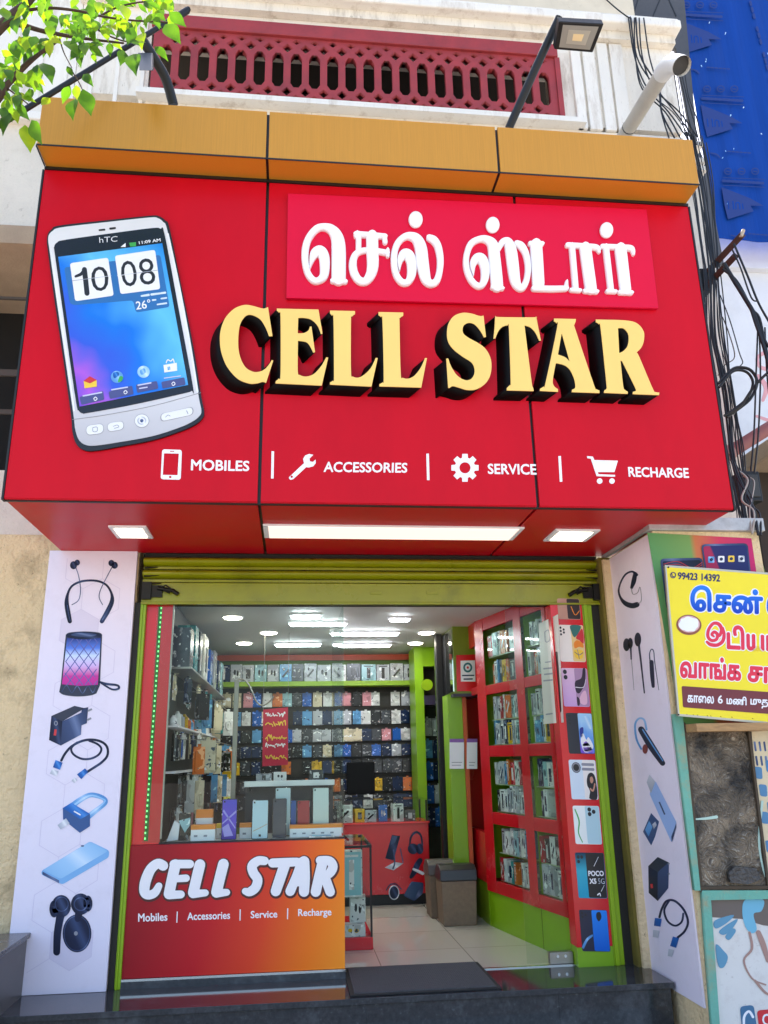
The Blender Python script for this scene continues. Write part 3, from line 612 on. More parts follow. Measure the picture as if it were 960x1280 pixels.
# phone picture, a thin cut-out plate
Zp = zoomed(PY(YF-.018), 4.266, 60, 265)
PH = poly('phone_picture', outline([(0,115),(20,92),(60,72),(300,45),(540,20),(590,22),(625,45),(648,85),(700,340),(770,690),(815,970),(832,1060),(822,1100),(780,1135),(700,1170),(560,1215),(380,1250),(250,1272),(190,1268),(150,1235),(130,1170),(122,1080),(80,780),(30,440),(-2,200),(-6,150)]), Zp, .016, mat('phone edge black', '#15161a', .3), SG)
poly('shell', outline([(5,125),(25,103),(70,84),(300,57),(540,31),(585,34),(615,55),(636,95),(690,345),(758,690),(802,975),(818,1060),(806,1090),(770,1118),(700,1150),(560,1195),(380,1228),(255,1246),(200,1242),(165,1215),(146,1160),(136,1080),(92,780),(42,440),(8,200),(2,155)]), Zp, .004, ramp_mat('phone shell print', [(0, '#bdbbc0'), (.25, '#dad9dc'), (.6, '#ebeaed'), (1, '#dedde0')], (0, 0, 1), .3), PH, d0=-.003)
strokes('shell_rim', [[(640,120,10),(700,400,10),(760,720,10),(798,960,10)], [(20,220,8),(60,500,8),(105,800,8),(140,1060,8)]], Zp, .001, mat('phone rim shine', '#efeff2', .25), PH, d0=-.0045)
strokes('shell_seam', [[(132,1108,3),(300,1085,3),(560,1035,3),(815,965,3)]], Zp, .001, mat('phone seam', '#8b898e', .4), PH, d0=-.0045)
poly('bezel', outline([(34,190),(50,165),(100,150),(400,108),(560,88),(600,92),(622,120),(690,480),(773,930),(765,955),(720,970),(450,1030),(220,1072),(185,1075),(165,1060),(150,1010),(90,600),(38,230)]), Zp, .002, mat('phone bezel', '#111722', .25), PH, d0=-.0052)
scr = poly('screen', [(56,243),(610,170),(748,925),(170,1040)], Zp, .002, ramp_mat('phone wallpaper', [(0, '#5a4fd0'), (.25, '#6a50d6'), (.36, '#b060d8'), (.47, '#3a60d8'), (.6, '#1f78e0'), (.76, '#66c2f0'), (1, '#1f86dc')], (.42, 0, .5), .25, noise=.35, nscale=2.4), PH, d0=-.007)
poly('clock_shade', rrect([(88,300),(600,232),(650,510),(470,540),(455,475),(140,500),(118,490)], 16), Zp, .0005, mat('clock shade print', '#2f6fb0', .3), PH, d0=-.0075)
for q, tx, tq in ((rrect([(119,278),(322,248),(352,450),(147,480)], 14), '0', [(226,302),(318,290),(330,420),(240,432)]), (rrect([(358,238),(572,206),(600,415),(388,442)], 14), '08', [(384,270),(560,248),(578,388),(400,405)])):
    tile = poly('clock_tile', q, Zp, .0015, PWHITE, PH, d0=-.009); text('clock_digits', tx, tq, Zp, .0008, mat('digit black', '#22242b', .3), PH, d0=-.0098, bold=-.004)
strokes('clock_digits', [[(150,348,13),(178,336,17),(194,318,18)], [(196,312,27),(203,370,27),(210,438,27)]], Zp, .0008, mat('digit black', '#22242b', .3), PH, d0=-.0098)
strokes('tile_crease', [[(132,372,2.5),(338,345,2.5)], [(372,345,2.5),(588,315,2.5)]], Zp, .0004, SILV, PH, d0=-.0102)
text('date_lettering', '26°', [(468,480),(545,468),(552,515),(473,525)], Zp, .0006, PWHITE, PH, d0=-.0085, bold=.01)
strokes('date_lettering', [[(500,452,9),(540,446,12),(540,446,3)], [(553,444,12),(600,438,10)], [(606,437,11),(626,434,11)], [(560,474,10),(575,472,8)], [(605,466,8),(632,462,9)], [(585,497,8),(632,490,9)]], Zp, .0006, mat('date pale', '#d5e3ee', .4), PH, d0=-.0085)
text('logo', 'hTC', [(274,138),(372,132),(370,160),(276,168)], Zp, .0008, PWHITE, PH, d0=-.0065, bold=-.01)
for q in ([(270,95),(305,91),(307,101),(272,104)], [(327,86),(362,82),(363,93),(329,97)]): poly('speaker_slot', rrect(q, 4), Zp, .0008, BLACK, PH, d0=-.0045)
poly('signal_icon', [(388,190),(415,168),(415,190)], Zp, .0006, PWHITE, PH, d0=-.0065); poly('battery_icon', [(433,168),(470,164),(470,186),(440,188)], Zp, .0006, PGREEN, PH, d0=-.0065)
text('status_lettering', '11:09 AM', [(484,160),(600,143),(602,160),(487,175)], Zp, .0006, PWHITE, PH, d0=-.0065, bold=.02)
mi = [(228,912,MBLUE),(370,883,BLUE),(512,855,LBLUE),(655,833,PWHITE)]
poly('app_icon', [(192,905),(225,880),(262,900),(262,935),(197,944)], Zp, .0006, PYEL, PH, d0=-.0095); poly('app_icon', [(192,905),(225,880),(262,900),(225,918)], Zp, .0006, PRED, PH, d0=-.0102)
poly('app_icon', ellipse(370,883,33,32), Zp, .0006, MBLUE, PH, d0=-.0095); poly('app_icon', outline([(385,880),(402,885),(395,905),(375,910)]), Zp, .0006, PGREEN, PH, d0=-.0102); poly('app_icon', outline([(350,862),(375,858),(380,875),(355,890)]), Zp, .0006, BLUE, PH, d0=-.0102)
poly('app_icon', ellipse(511,856,33,32), Zp, .0006, LBLUE, PH, d0=-.0095); poly('app_icon', outline([(492,850),(515,838),(522,860),(500,872)]), Zp, .0006, MBLUE, PH, d0=-.0102)
poly('app_icon', [(617,820),(688,808),(690,850),(622,860)], Zp, .0006, PWHITE, PH, d0=-.0095); poly('app_icon', [(638,830),(652,828),(654,845),(640,848)], Zp, .0006, MBLUE, PH, d0=-.0102); strokes('app_icon', [[(632,808,5),(640,792,5),(656,800,5),(668,788,5),(674,806,5)]], Zp, .0006, PWHITE, PH, d0=-.0102)
for q in ([(170,990),(295,958),(302,1005),(180,1032)], [(325,962),(450,930),(458,975),(332,1000)], [(470,925),(582,905),(590,945),(478,968)], [(605,910),(728,885),(735,925),(612,945)]): poly('dock_tab', rrect(q, 8), Zp, .0006, mat('dock tab', '#4a4f86', .3), PH, d0=-.0092)
strokes('dock_lettering', [[(190,985,7),(288,966,7)], [(342,952,7),(425,938,7)], [(482,928,7),(550,915,7)], [(622,890,5),(708,878,5)], [(490,945,6),(530,938,6)]], Zp, .0005, mat('dock text', '#c9cbe6', .4), PH, d0=-.0100)
for q in ((255, 1000), (415, 965), (670, 920)): strokes('dock_icon', [[(q[0]-9, q[1], 4), (q[0], q[1]-9, 4), (q[0]+9, q[1], 4), (q[0], q[1]+9, 4), (q[0]-7, q[1]+5, 4)]], Zp, .0005, PWHITE, PH, d0=-.0104)
BTN = mat('phone button print', '#e9e9ec', .3); BTG = mat('phone button edge', '#9a989d', .4)
for q in (rrect([(205,1142),(295,1130),(296,1180),(207,1192)], 26), rrect([(318,1128),(402,1116),(404,1160),(321,1174)], 26), rrect([(604,1078),(770,1042),(772,1082),(606,1118)], 24), ellipse(501, 1115, 37, 34)):
    cx = sum(p[0] for p in q)/len(q); cy = sum(p[1] for p in q)/len(q)
    poly('button_rim', [(cx+(x-cx)*1.06, cy+(y-cy)*1.1) for x, y in q], Zp, .0006, BTG, PH, d0=-.0042); poly('button', q, Zp, .0006, BTN, PH, d0=-.0052)
poly('button_mark', [ellipse(501, 1115, 24, 22), ellipse(501, 1115, 17, 15)], Zp, .0005, SILV, PH, d0=-.0058); poly('button_mark', ellipse(501, 1115, 9, 9), Zp, .0005, NAVY2, PH, d0=-.0060)
strokes('button_mark', [[(240,1152,3),(262,1149,3),(263,1170,3),(242,1173,3),(240,1152,3)], [(350,1145,3),(370,1138,3),(378,1148,3),(355,1156,3)], [(628,1096,3),(640,1085,3),(652,1090,3)], [(740,1062,4),(747,1078,4)]], Zp, .0005, PGREY, PH, d0=-.0060)

# recessed lamps in the soffit
LAMP = mat('lamp glow', '#fff0d4', .5, emit=2.2)
fs = PZ(2.5515, -1)
def lamp(q, name, m_in, k=.86):
    p = [H(x, y, 2, 2.5515) for x, y in q]; x0 = min(v.x for v in p); x1 = max(v.x for v in p); y0 = min(v.y for v in p); y1 = max(v.y for v in p)
    o = MB().box(x0, x1, y0, y1, 2.538, 2.551).build(name, PWHITE, SG, .003)
    a, b = (x1-x0)*(1-k)/2+.008, (y1-y0)*(1-k)/2+.008
    MB().box(x0+a, x1-a, y0+b, y1-b, 2.5345, 2.5375).build('diffuser', m_in, o)
lamp([(138, 656), (183, 657), (190, 671), (146, 670)], 'downlight', LAMP, .8); lamp([(694, 661), (739, 661), (732, 675), (686, 674)], 'downlight', LAMP, .8)
lamp([(329, 657), (643, 658), (642, 672), (332, 670)], 'strip_light', mat('strip lamp glow', '#ffe6d6', .5, emit=.3), .97)

# ================================================================== WHITE PICTURE PANELS
LP = thing('poster_panel', 'tall white panel left of the entrance with seven gadget pictures from neckband to earbud case', 'poster panel', (-1.33, 5.37, FZ))
xa, xb = H(62, 690, 1, 5.37).x, -1.042
bx('panel', POST, LP, xa, xb, 5.37, 5.40, FZ+.001, 2.55, bevel=.002)
fA = PY(5.37); A = zoomed(fA, 3, 0, 600); B = zoomed(fA, 3, 0, 920)
# honeycomb
hx_l = []; hx_f = []
random.seed(5)
hr = .135
for i in range(-1, 5):
    for j in range(-1, 22):
        cx = xa+i*hr*math.sqrt(3)+(j % 2)*hr*math.sqrt(3)/2; cz = j*hr*1.5
        pts = [(cx+hr*math.sin(R_(60*k)), cz+hr*math.cos(R_(60*k))) for k in range(6)]
        for k in range(3):
            a, b = pts[k], pts[(k+1) % 6]
            if all(xa+.004 < p[0] < xb-.004 and FZ+.01 < p[1] < 2.54 for p in (a, b)): hx_l.append([(a[0], -a[1], .004), (b[0], -b[1], .004)])
        if random.random() < .16 and all(xa+.004 < p[0] < xb-.004 and .02 < p[1] < 2.54 for p in pts): hx_f.append([(p[0], -p[1]) for p in pts])
fid = lambda x, y, d=0: Vector((x, 5.37+d, -y))
mb = MB()
for a, b in hx_l:
    dx, dz = b[0]-a[0], a[1]-b[1]; L = math.hypot(dx, dz); nx, nz = -dz/L*.0016, dx/L*.0016
    mb.quad(Vector((a[0]-nx, 5.3692, -a[1]-nz)), Vector((b[0]-nx, 5.3692, -b[1]-nz)), Vector((b[0]+nx, 5.3692, -b[1]+nz)), Vector((a[0]+nx, 5.3692, -a[1]+nz)))
mb.build('honeycomb_line', HEXL, LP)
for q in hx_f: poly('honeycomb_cell', q, fid, .0003, HEXF, LP, d0=-.0005)
def S(name, Z, paths, m, par, d=-.002): return strokes(name, paths, Z, .0008, m, par, d0=d)
def Q(name, Z, pts, m, par, d=-.002): return poly(name, pts, Z, .0008, m, par, d0=d)
# neckband earphones
o = S('neckband_picture', A, [[(262,530,16),(256,500,18),(250,460,16),(255,425,9),(270,398,8),(300,382,8),(335,377,8),(370,380,8),(400,395,8),(418,425,9),(420,455,16),(405,490,18),(382,530,16)]], NAVY, LP)
S('cord', A, [[(283,325,3),(295,360,3),(302,410,3),(295,450,3),(270,468,3)], [(420,328,3),(400,365,3),(378,410,3),(372,440,3),(385,468,3)]], NAVY2, o)
for q in (ellipse(276,320,13,15), ellipse(290,310,10,11), ellipse(418,312,11,12), ellipse(430,320,12,13)): Q('earbud', A, q, NAVY, o, -.003)
S('highlight', A, [[(253,470,3),(258,505,3),(264,528,3)], [(414,465,3),(402,495,3),(384,525,3)]], NAVY2, o, -.0035)
# lit speaker
o = Q('speaker_picture', A, outline([(247,580,1),(262,572),(315,568),(370,572),(383,580,1),(375,770,1),(362,800,1),(340,808),(290,812),(240,806),(222,795,1),(228,765,1)]), mat('speaker dark', '#1a2440', .35), LP)
Q('light_body', A, [(252,592),(315,598),(378,592),(367,768),(300,772),(233,766)], ramp_mat('speaker glow print', [(0, '#c02a98'), (.2, '#d23aa0'), (.42, '#d9bdf0'), (.62, '#cfe2ff'), (.78, '#5b84e6'), (1, '#27347e')], (0, 0, 1), .3), o, -.003)
dl = []
for k in range(-4, 9): 
    for sgn in (1, -1):
        seg = []
        for s_ in range(13):
            y = 594+s_*14.5; x = 315+(k-2)*34+sgn*(s_-6)*10.5; hw = 65-(y-594)*.0; l = 252-(y-594)*.105; r = 378-(y-594)*.06
            if l+2 < x < r-2: seg.append((x, y, 3.2))
            elif len(seg) > 1: dl.append(seg); seg = []
            else: seg = []
        if len(seg) > 1: dl.append(seg)
S('lattice_print', A, dl, mat('speaker lattice print', '#5a5fae', .4), o, -.0042)
Q('top_cap', A, ellipse(315, 584, 66, 14), NAVY, o, -.0045); Q('top_inset', A, ellipse(315, 581, 48, 7), NAVY2, o, -.0052)
S('base_facet', A, [[(232,795,3),(250,770,3),(270,798,3),(290,772,3),(310,800,3),(330,772,3),(348,797,3),(360,772,3)]], NAVY2, o, -.0035)
S('strap', A, [[(372,757,8),(400,765,9),(440,770,8),(445,782,8),(420,785,7),(380,762,6)]], NAVY, o, -.003)
# charger
def charger(Z, fr, side, top, prongs, par):
    o = Q('charger_picture', Z, fr, NAVY, par); Q('charger_side', Z, side, NAVY2, o, -.0025); Q('charger_top', Z, top, mat('print charger top', '#1d2740', .4), o, -.0025); S('prong', Z, prongs, PGREY, o, -.003); return o
o = charger(A, [(193,885),(234,905),(228,996),(184,975)], [(234,905),(305,872),(308,857),(331,852),(326,912),(306,920),(304,955),(228,996)], [(193,885),(280,847),(318,856),(234,905)], [[(330,866,7),(345,859,7)], [(328,900,7),(342,893,7)]], LP)
S('port', A, [[(209,935,9),(206,958,9)]], PRED, o, -.003); Q('port_ring', A, [ellipse(210,912,7,9), ellipse(210,912,4,6)], PGREY, o, -.003)
# cable
o = S('cable_picture', B, [[(230,92,9),(245,65,9),(270,38,9),(310,18,9),(350,14,9),(385,24,9),(403,45,9),(402,75,9),(380,100,9),(350,120,9),(322,138,9)], [(290,24,8),(268,45,8),(275,68,8),(305,85,8),(340,85,8),(370,70,8),(380,48,8),(365,30,8),(335,18,8)]], NAVY, LP)
S('plug', B, [[(222,95,28),(212,122,28)], [(325,128,18),(297,153,24)]], BLUE, o, -.0032); S('plug_tip', B, [[(208,128,26),(200,146,26)], [(285,160,16),(274,172,14)]], SILV, o, -.004)
# usb adapter
o = S('adapter_picture', B, [[(262,268,22),(300,240,20),(335,222,18),(365,224,18),(392,236,16),(394,252,16),(360,280,18),(328,305,22)]], MBLUE, LP)
S('loop_shine', B, [[(270,265,8),(335,224,7),(385,236,6),(390,250,6),(335,295,8)]], LBLUE, o, -.003)
Q('adapter_body', B, [(236,270),(268,250),(338,292),(338,338),(300,363),(237,312)], mat('print adapter blue', '#1a4f8c', .4), o, -.0035); Q('adapter_top', B, [(236,270),(268,250),(338,292),(302,312)], BLUE, o, -.0042)
S('plug_tip', B, [[(255,318,24),(222,342,20)]], SILV, o, -.0042); S('marking', B, [[(278,282,5),(303,296,5)]], PWHITE, o, -.0052)
# power bank
o = Q('power_bank_picture', B, rrect([(156,505),(338,395),(410,430),(408,455),(234,557),(156,520)], 10), mat('print bank side', '#79b3e6', .4), LP)
Q('top_face', B, rrect([(160,503),(338,396),(406,431),(228,536)], 10), LBLUE, o, -.003); Q('end_face', B, [(160,508),(222,541),(222,552),(160,519)], NAVY2, o, -.004); Q('indicator', B, ellipse(310,412,6,3), NAVY2, o, -.004)
# earbuds with case
o = Q('earbud_case_picture', B, ellipse(289,740,54,71), NAVY, LP); Q('case_shine', B, [ellipse(289,740,50,67), ellipse(289,740,47,64)], NAVY2, o, -.003); Q('case_mark', B, ellipse(285,740,7,8), PGREY, o, -.003)
S('earbud_stem', B, [[(236,640,44),(226,680,30),(216,740,28),(213,810,26)], [(298,655,30),(292,685,24)]], NAVY, o, -.0035)
for q in (ellipse(230,638,36,42), ellipse(203,648,17,32), ellipse(303,630,36,40), ellipse(330,628,17,30)): Q('earbud_head', B, q, NAVY, o, -.004)
for q in ([ellipse(232,630,26,28), ellipse(232,630,23,25)], [ellipse(303,630,26,26), ellipse(303,630,22,22)]): Q('earbud_shine', B, q, NAVY2, o, -.005)

# right panel on the pillar's side
RP = thing('poster_panel', 'tall white panel on the pillar side with earphone, memory stick and charger pictures', 'poster panel', (PXL, 5, FZ))
ptL = [H(760, 702, 0, PXL), H(809, 666, 0, PXL), H(880, 1261, 0, PXL), H(808, 1216, 0, PXL)]
y0, y1 = 4.655, 5.36
mb = MB(); mb.box(PXL, PXL+.011, y0, y1, FZ-.05, 2.505); mb.build('panel', POST, RP)
fR = PX(PXL, 1); G = zoomed(fR, 4.267, 740, 640); J = zoomed(fR, 3.368, 740, 900)
o = S('neckband_picture', G, [[(240,335,14),(215,318,10),(180,333,9),(155,373,8),(143,420,9),(155,460,13),(180,488,24),(215,500,28),(240,494,28)]], NAVY, RP)
S('earbud', G, [[(232,330,20),(224,370,24),(213,404,14)]], NAVY, o, -.003); S('cord', G, [[(212,408,4),(220,438,4),(245,430,3),(258,400,2.5),(265,470,2.5),(245,490,2.5)]], PGREY, o, -.003)
o = S('earphone_picture', G, [[(208,730,9),(210,785,7)], [(250,705,11),(262,800,9),(280,965,6)], [(318,800,22),(322,870,22),(327,930,16)], [(310,795,6),(308,755,5),(318,732,5),(330,745,5),(335,800,4),(357,950,2)]], NAVY, RP)
S('faint_cord', G, [[(212,790,3),(225,950,2)]], PGREY, o)
for q in (ellipse(186,708,18,34), ellipse(206,700,13,29), ellipse(246,680,17,37)): Q('earbud', G, q, NAVY, o, -.003)
o = S('headset_picture', J, [[(208,40,26),(250,110,30),(298,182,22)]], NAVY, RP)
S('ear_hook', J, [[(208,122,7),(188,80,8),(182,20,8),(198,-6,8),(220,0,8),(230,40,8)]], MBLUE, o, -.0015); S('highlight', J, [[(215,40,5),(258,108,5),(300,172,4)]], MBLUE, o, -.0035); Q('ear_tip', J, ellipse(225,122,11,20), mat('print maroon', '#7a2e30', .4), o, -.003)
o = Q('memory_stick_picture', J, rrect([(243,310),(268,257),(357,432),(336,516)], 8), mat('print stick blue', '#94b4e6', .4), RP); Q('plug', J, [(232,262),(243,230),(268,260),(250,308)], SILV, o, -.003); S('marking', J, [[(285,345,6),(308,398,6)]], NAVY2, o, -.003); Q('stick_end', J, [(336,490),(356,436),(356,452),(338,514)], NAVY2, o, -.003)
o = Q('memory_card_picture', J, [(216,470),(250,392),(283,428),(266,492),(250,528)], mat('print card blue', '#27487e', .4), RP); Q('card_label', J, [(225,462),(242,425),(256,450),(240,490)], MBLUE, o, -.003); Q('card_contact', J, [(255,440),(268,428),(274,442),(262,460)], SILV, o, -.003)
o = charger(J, [(238,615),(278,640),(278,762),(240,728)], [(278,640),(325,600),(322,708),(278,762)], [(238,615),(278,577),(325,600),(278,640)], [[(322,608,7),(327,602,6)], [(322,650,7),(328,646,6)]], RP); S('port', J, [[(252,690,9),(254,708,9)]], PRED, o, -.003)
o = S('cable_picture', J, [[(285,830,9),(295,795,9),(315,762,9),(350,762,9),(388,800,9),(405,850,9),(390,890,9),(362,915,9)], [(325,762,8),(305,800,8),(318,845,8),(350,866,8),(378,850,8),(385,815,8)]], NAVY, RP)
S('plug', J, [[(281,835,28),(276,868,28)], [(355,915,26),(343,955,26)]], BLUE, o, -.0032); S('plug_tip', J, [[(273,885,26),(269,915,22)], [(336,965,22),(330,995,18)]], SILV, o, -.004)

# ================================================================== SHOP FRONT
# roller shutter rolled up under the soffit
RS = thing('roller_shutter', 'rolled-up olive lime steel shutter across the top of the entrance', 'shutter', (.56, 5.42, 2.2))
SX0, SX1 = -1.0, 2.14
def slat(pz0, pz1, name, bul):
    z0, z1 = H(440, pz1, 1, 5.40).z, H(440, pz0, 1, 5.40).z; mb = MB(); n = 9; rows = []
    for k in range(n+1):
        a = k/n; rows.append((z0+(z1-z0)*a, 5.42-bul*math.sin(math.pi*a)**.7))
    for k in range(n):
        (za, ya), (zb, yb) = rows[k], rows[k+1]
        mb.add([(SX0, ya, za), (SX1, ya, za), (SX1, yb, zb), (SX0, yb, zb)], [(0, 1, 2, 3)], 0, True)
    mb.add([(SX0, y, z) for z, y in rows], [tuple(range(n+1))]); mb.add([(SX1, y, z) for z, y in rows], [tuple(range(n+1))])
    return mb.build(name, SHUT, RS)
slat(697.5, 709, 'slat', .05); slat(713, 724, 'slat', .05)
bx('slat_rib', SHUT, RS, SX0, SX1, 5.405, 5.42, H(440, 712.5, 1, 5.4).z, H(440, 709.5, 1, 5.4).z); bx('slat_rib', SHUT, RS, SX0, SX1, 5.40, 5.42, H(440, 728.5, 1, 5.4).z, H(440, 725.5, 1, 5.4).z)
bb = bx('bottom_bar', SHUT, RS, SX0, SX1, 5.392, 5.418, H(440, 753.5, 1, 5.4).z, H(440, 729.5, 1, 5.4).z, bevel=.004)
bx('bottom_lip', SHUT, RS, SX0, SX1, 5.38, 5.418, H(440, 756, 1, 5.4).z, H(440, 753.6, 1, 5.4).z-.0005, bevel=.002)
for p in (470, 540):
    v = H(p, 741, 1, 5.39); bx('rivet_plate', SHUT, bb, v.x-.04, v.x+.04, 5.386, 5.3915, v.z-.01, v.z+.012, bevel=.002)
bx('roll_housing', mat('greasy dark housing', '#16150f', .7), RS, SX0, SX1, 5.421, 5.50, 2.2, 2.549)
for sx, x in ((1, SX0+.004), (-1, SX1-.004)):
    mb = MB(); z = H(440, 742, 1, 5.39).z
    mb.box(min(x, x+sx*.06), max(x, x+sx*.06), 5.36, 5.391, z-.045, z+.07)
    mb.box(min(x+sx*.05, x+sx*.13), max(x+sx*.05, x+sx*.13), 5.375, 5.391, z-.03, z+.05)
    mb.tube([(x+sx*.10, 5.372, z+.03), (x+sx*.20, 5.37, z+.012), (x+sx*.235, 5.37, z-.012)], .014, 8); mb.tube([(x+sx*.13, 5.366, z+.035), (x+sx*.155, 5.35, z+.045), (x+sx*.19, 5.35, z+.02), (x+sx*.18, 5.362, z-.005), (x+sx*.145, 5.36, z+.01), (x+sx*.13, 5.366, z+.035)], .006, 6)
    for k in range(4): mb.tube([(x+sx*.005, 5.385, 2.33+k*.055), (x+sx*(.12-.015*k), 5.383, 2.335+k*.055)], [.009, .003], 6)
    mb.build('lock_bracket', mat('greasy iron', '#191814', .4, metal=.5, var=.2, vs=30), RS)
for x0, x1, par in ((-1.04, -1.004, 0), (2.065, 2.118, 0)): bx('guide_rail', mat('greasy guide rail', '#1a1812', .6, var=.3, vs=8), RS, x0, x1, 5.405, 5.46, FZ, 2.21)
# green door frame
DF = thing('door_frame', 'lime green painted frame lining both sides of the shop entrance', 'frame', (.56, 5.44, FZ))
for x0, x1 in ((-1.003, -.968), (1.995, 2.064)):
    bx('jamb', LIME, DF, x0, x1, 5.40, 5.46, FZ, 2.2, bevel=.004); bx('jamb_bead', LIME, DF, x0+.008, x0+(x1-x0)*.5, 5.388, 5.3995, FZ, 2.2, bevel=.003)
bx('reveal', mat('dirty olive reveal', '#6f6424', .8, var=.3, vs=5, stain='#2a2716', stain_amt=.85, stain_scale=3), DF, 2.12, 2.2, 5.33, 5.47, FZ, 2.52)
bx('reveal', CREAM, DF, 2.1415, 2.19, 5.3, 5.3295, FZ-.3, 2.5)

# display window, left
DW = thing('display_window', 'glazed display window left of the doorway above the orange red counter front', 'shop window', (-.32, 5.5, FZ))
cp = ramp_mat('counter print gradient', [(0, '#9a1220'), (.3, '#c41c26'), (.55, '#e24326'), (.8, '#f87a1c'), (1, '#ff9a2a')], (.98, 0, -.16), .4)
zt_, zb_ = .722, FZ+.05
CPN = bx('counter_panel', cp, DW, -.972, .333, 5.42, 5.45, zb_, zt_, bevel=.002)
bx('sill', CHROME, DW, -.975, .336, 5.41, 5.45, FZ+.036, zb_-.001); bx('plinth', GRAN, DW, -.975, .336, 5.405, 5.5, FZ, FZ+.035)
bx('end_panel', mat('orange laminate', '#e0661e', .3), DW, .31, .333, 5.451, 5.98, FZ, zt_)
fC = PY(5.42); D = zoomed(fC, 3, 140, 1020)
OUT = mat('lettering outline', '#4a0d12', .4)
BR = [
 [[(192,186,38),(172,178,36),(145,200,38),(126,245,40),(122,282,38),(135,296,34),(160,288,32),(176,262,26)]],
 [[(238,182,40),(226,235,40),(214,292,40)], [(232,180,32),(292,180,32)], [(226,236,26),(278,233,28)], [(214,296,32),(258,294,30)]],
 [[(330,182,40),(316,240,40),(305,288,40)], [(304,292,32),(350,288,26)]],
 [[(418,180,40),(404,235,40),(392,286,40)], [(391,290,32),(430,286,26)]],
 [[(572,168,32),(548,168,34),(526,186,36),(530,212,36),(546,238,36),(538,268,36),(516,284,34),(500,282,26)]],
 [[(602,176,34),(650,174,34),(694,172,32)], [(648,182,40),(630,235,40),(614,282,38)]],
 [[(712,172,36),(692,225,34),(668,282,36)], [(720,170,40),(722,230,40),(720,284,38)], [(690,252,24),(722,250,24)]],
 [[(790,172,38),(776,230,38),(764,284,38)], [(780,166,32),(815,168,34),(828,190,36),(814,216,34),(786,226,28)], [(798,228,36),(818,284,36)]],
]
for S_ in BR:
    o = strokes('letter', S_, D, .0025, PW, CPN, d0=-.0042)
    link('letter_outline', strokes_mesh(S_, zoomed(fC, 3, 140.4, 1021), .0012, d0=-.0016, wadd=13), OUT, CPN)
text('lettering', 'Mobiles', [(98,366),(208,362),(208,393),(98,397)], D, .0012, PW, CPN, d0=-.0016, bold=.02)
text('lettering', 'Accessories', [(282,362),(443,357),(443,386),(282,391)], D, .0012, PW, CPN, d0=-.0016, bold=.02)
text('lettering', 'Service', [(520,356),(620,353),(620,381),(520,384)], D, .0012, PW, CPN, d0=-.0016, bold=.02)
text('lettering', 'Recharge', [(698,349),(823,346),(823,381),(698,384)], D, .0012, PW, CPN, d0=-.0016, bold=.02)
strokes('divider', [[(245,358,4),(243,400,4)], [(481,350,4),(480,392,4)], [(659,346,4),(658,387,4)]], D, .0012, PW, CPN, d0=-.0016)
bx('red_pilaster', RED2, DW, -.967, -.80, 5.44, 5.46, zt_+.001, 2.2)
MB().box(-.799, -.79, 5.44, 5.46, zt_+.03, 2.2).build('edge_trim', STEEL, DW)
GL = MB().box(-.9, .333, 5.425, 5.431, zt_+.012, 2.2).build('glass_pane', GLASS, DW)
MB().box(.324, .331, 5.436, 6.9, zt_+.03, 2.19).build('glass_return', GLASS, DW)
bx('display_shelf', mat('grey shelf board', '#b9bab5', .35), DW, -.8, .309, 5.451, 5.98, zt_-.02, zt_+.002)
bx('front_trim', DARK, DW, -.80, .333, 5.418, 5.436, zt_+.0025, zt_+.0115)
led = MB()
for k in range(46):
    z = zt_+.03+k*.0316; x = -.875-.02*(1-k/46)*.6
    led.box(x-.0035, x+.0035, 5.434, 5.4395, z, z+.011)
led.build('led_strip', mat('green led', '#7dff8a', .4, emit=.6), DW)
bx('led_backing', mat('led backing', '#2a6a1c', .5), DW, -.893, -.869, 5.4396, 5.4399, zt_+.02, 2.19)

# glass entrance pane on the right and the poster column beside it
ED = thing('glass_door', 'frameless clear glass door pane with a steel corner fitting beside the phone poster column', 'glass door', (1.62, 5.47, FZ))
MB().box(1.47, 1.80, 5.49, 5.50, FZ+.012, 2.2).build('pane', GLASS, ED)
v0, v1 = H(687, 1191, 1, 5.47), H(717.5, 1206, 1, 5.47)
f_ = bx('corner_fitting', STEEL, ED, v0.x, v1.x, 5.47, 5.52, FZ+.006, v0.z, bevel=.004)
for x in (v0.x+.05, v1.x-.05): MB().tube([(x, 5.4695, .0), (x, 5.466, .0)], .009, 10).build('screw', CHROME, f_)
bx('threshold_strip', CHROME, ED, .34, 1.78, 5.452, 5.475, FZ, FZ+.006)
PC = thing('poster_column', 'red column of eight printed phone pictures right of the glass door', 'poster column', (1.88, 5.4, FZ))
bx('column', RED2, PC, 1.765, 1.992, 5.392, 5.52, FZ+.11, 2.2, bevel=.002); bx('base', LIMEIN, PC, 1.765, 1.992, 5.394, 5.52, FZ, FZ+.109)
fP = PY(5.392)
def poster(x0, y0, x1, y1, left, right, split=.5):
    q = [(x0, y0), (x1, y0+.6), (x1+ (y1-y0)*.085, y1+.6), (x0+(y1-y0)*.085, y1)]
    lerp = lambda s: [(q[0][0]+(q[1][0]-q[0][0])*s, q[0][1]), (q[3][0]+(q[2][0]-q[3][0])*s, q[3][1])]
    o = poly('phone_poster', rrect(q, 2.5), fP, .0012, left, PC, d0=-.0014)
    a, b = lerp(split); poly('picture_half', rrect([(a[0], a[1]+.5), (q[1][0]-.5, q[1][1]+.5), (q[2][0]-.5, q[2][1]-.5), (b[0], b[1]-.5)], 2), fP, .0006, right, o, d0=-.0022)
    return o, (lambda u, v, d=0: fP(q[0][0]+(q[1][0]-q[0][0])*u+(q[3][0]-q[0][0])*v, q[0][1]+(q[3][1]-q[0][1])*v, d))
W_ = mat('poster off white', '#efe9e2', .35); K_ = mat('poster black', '#14161d', .35)
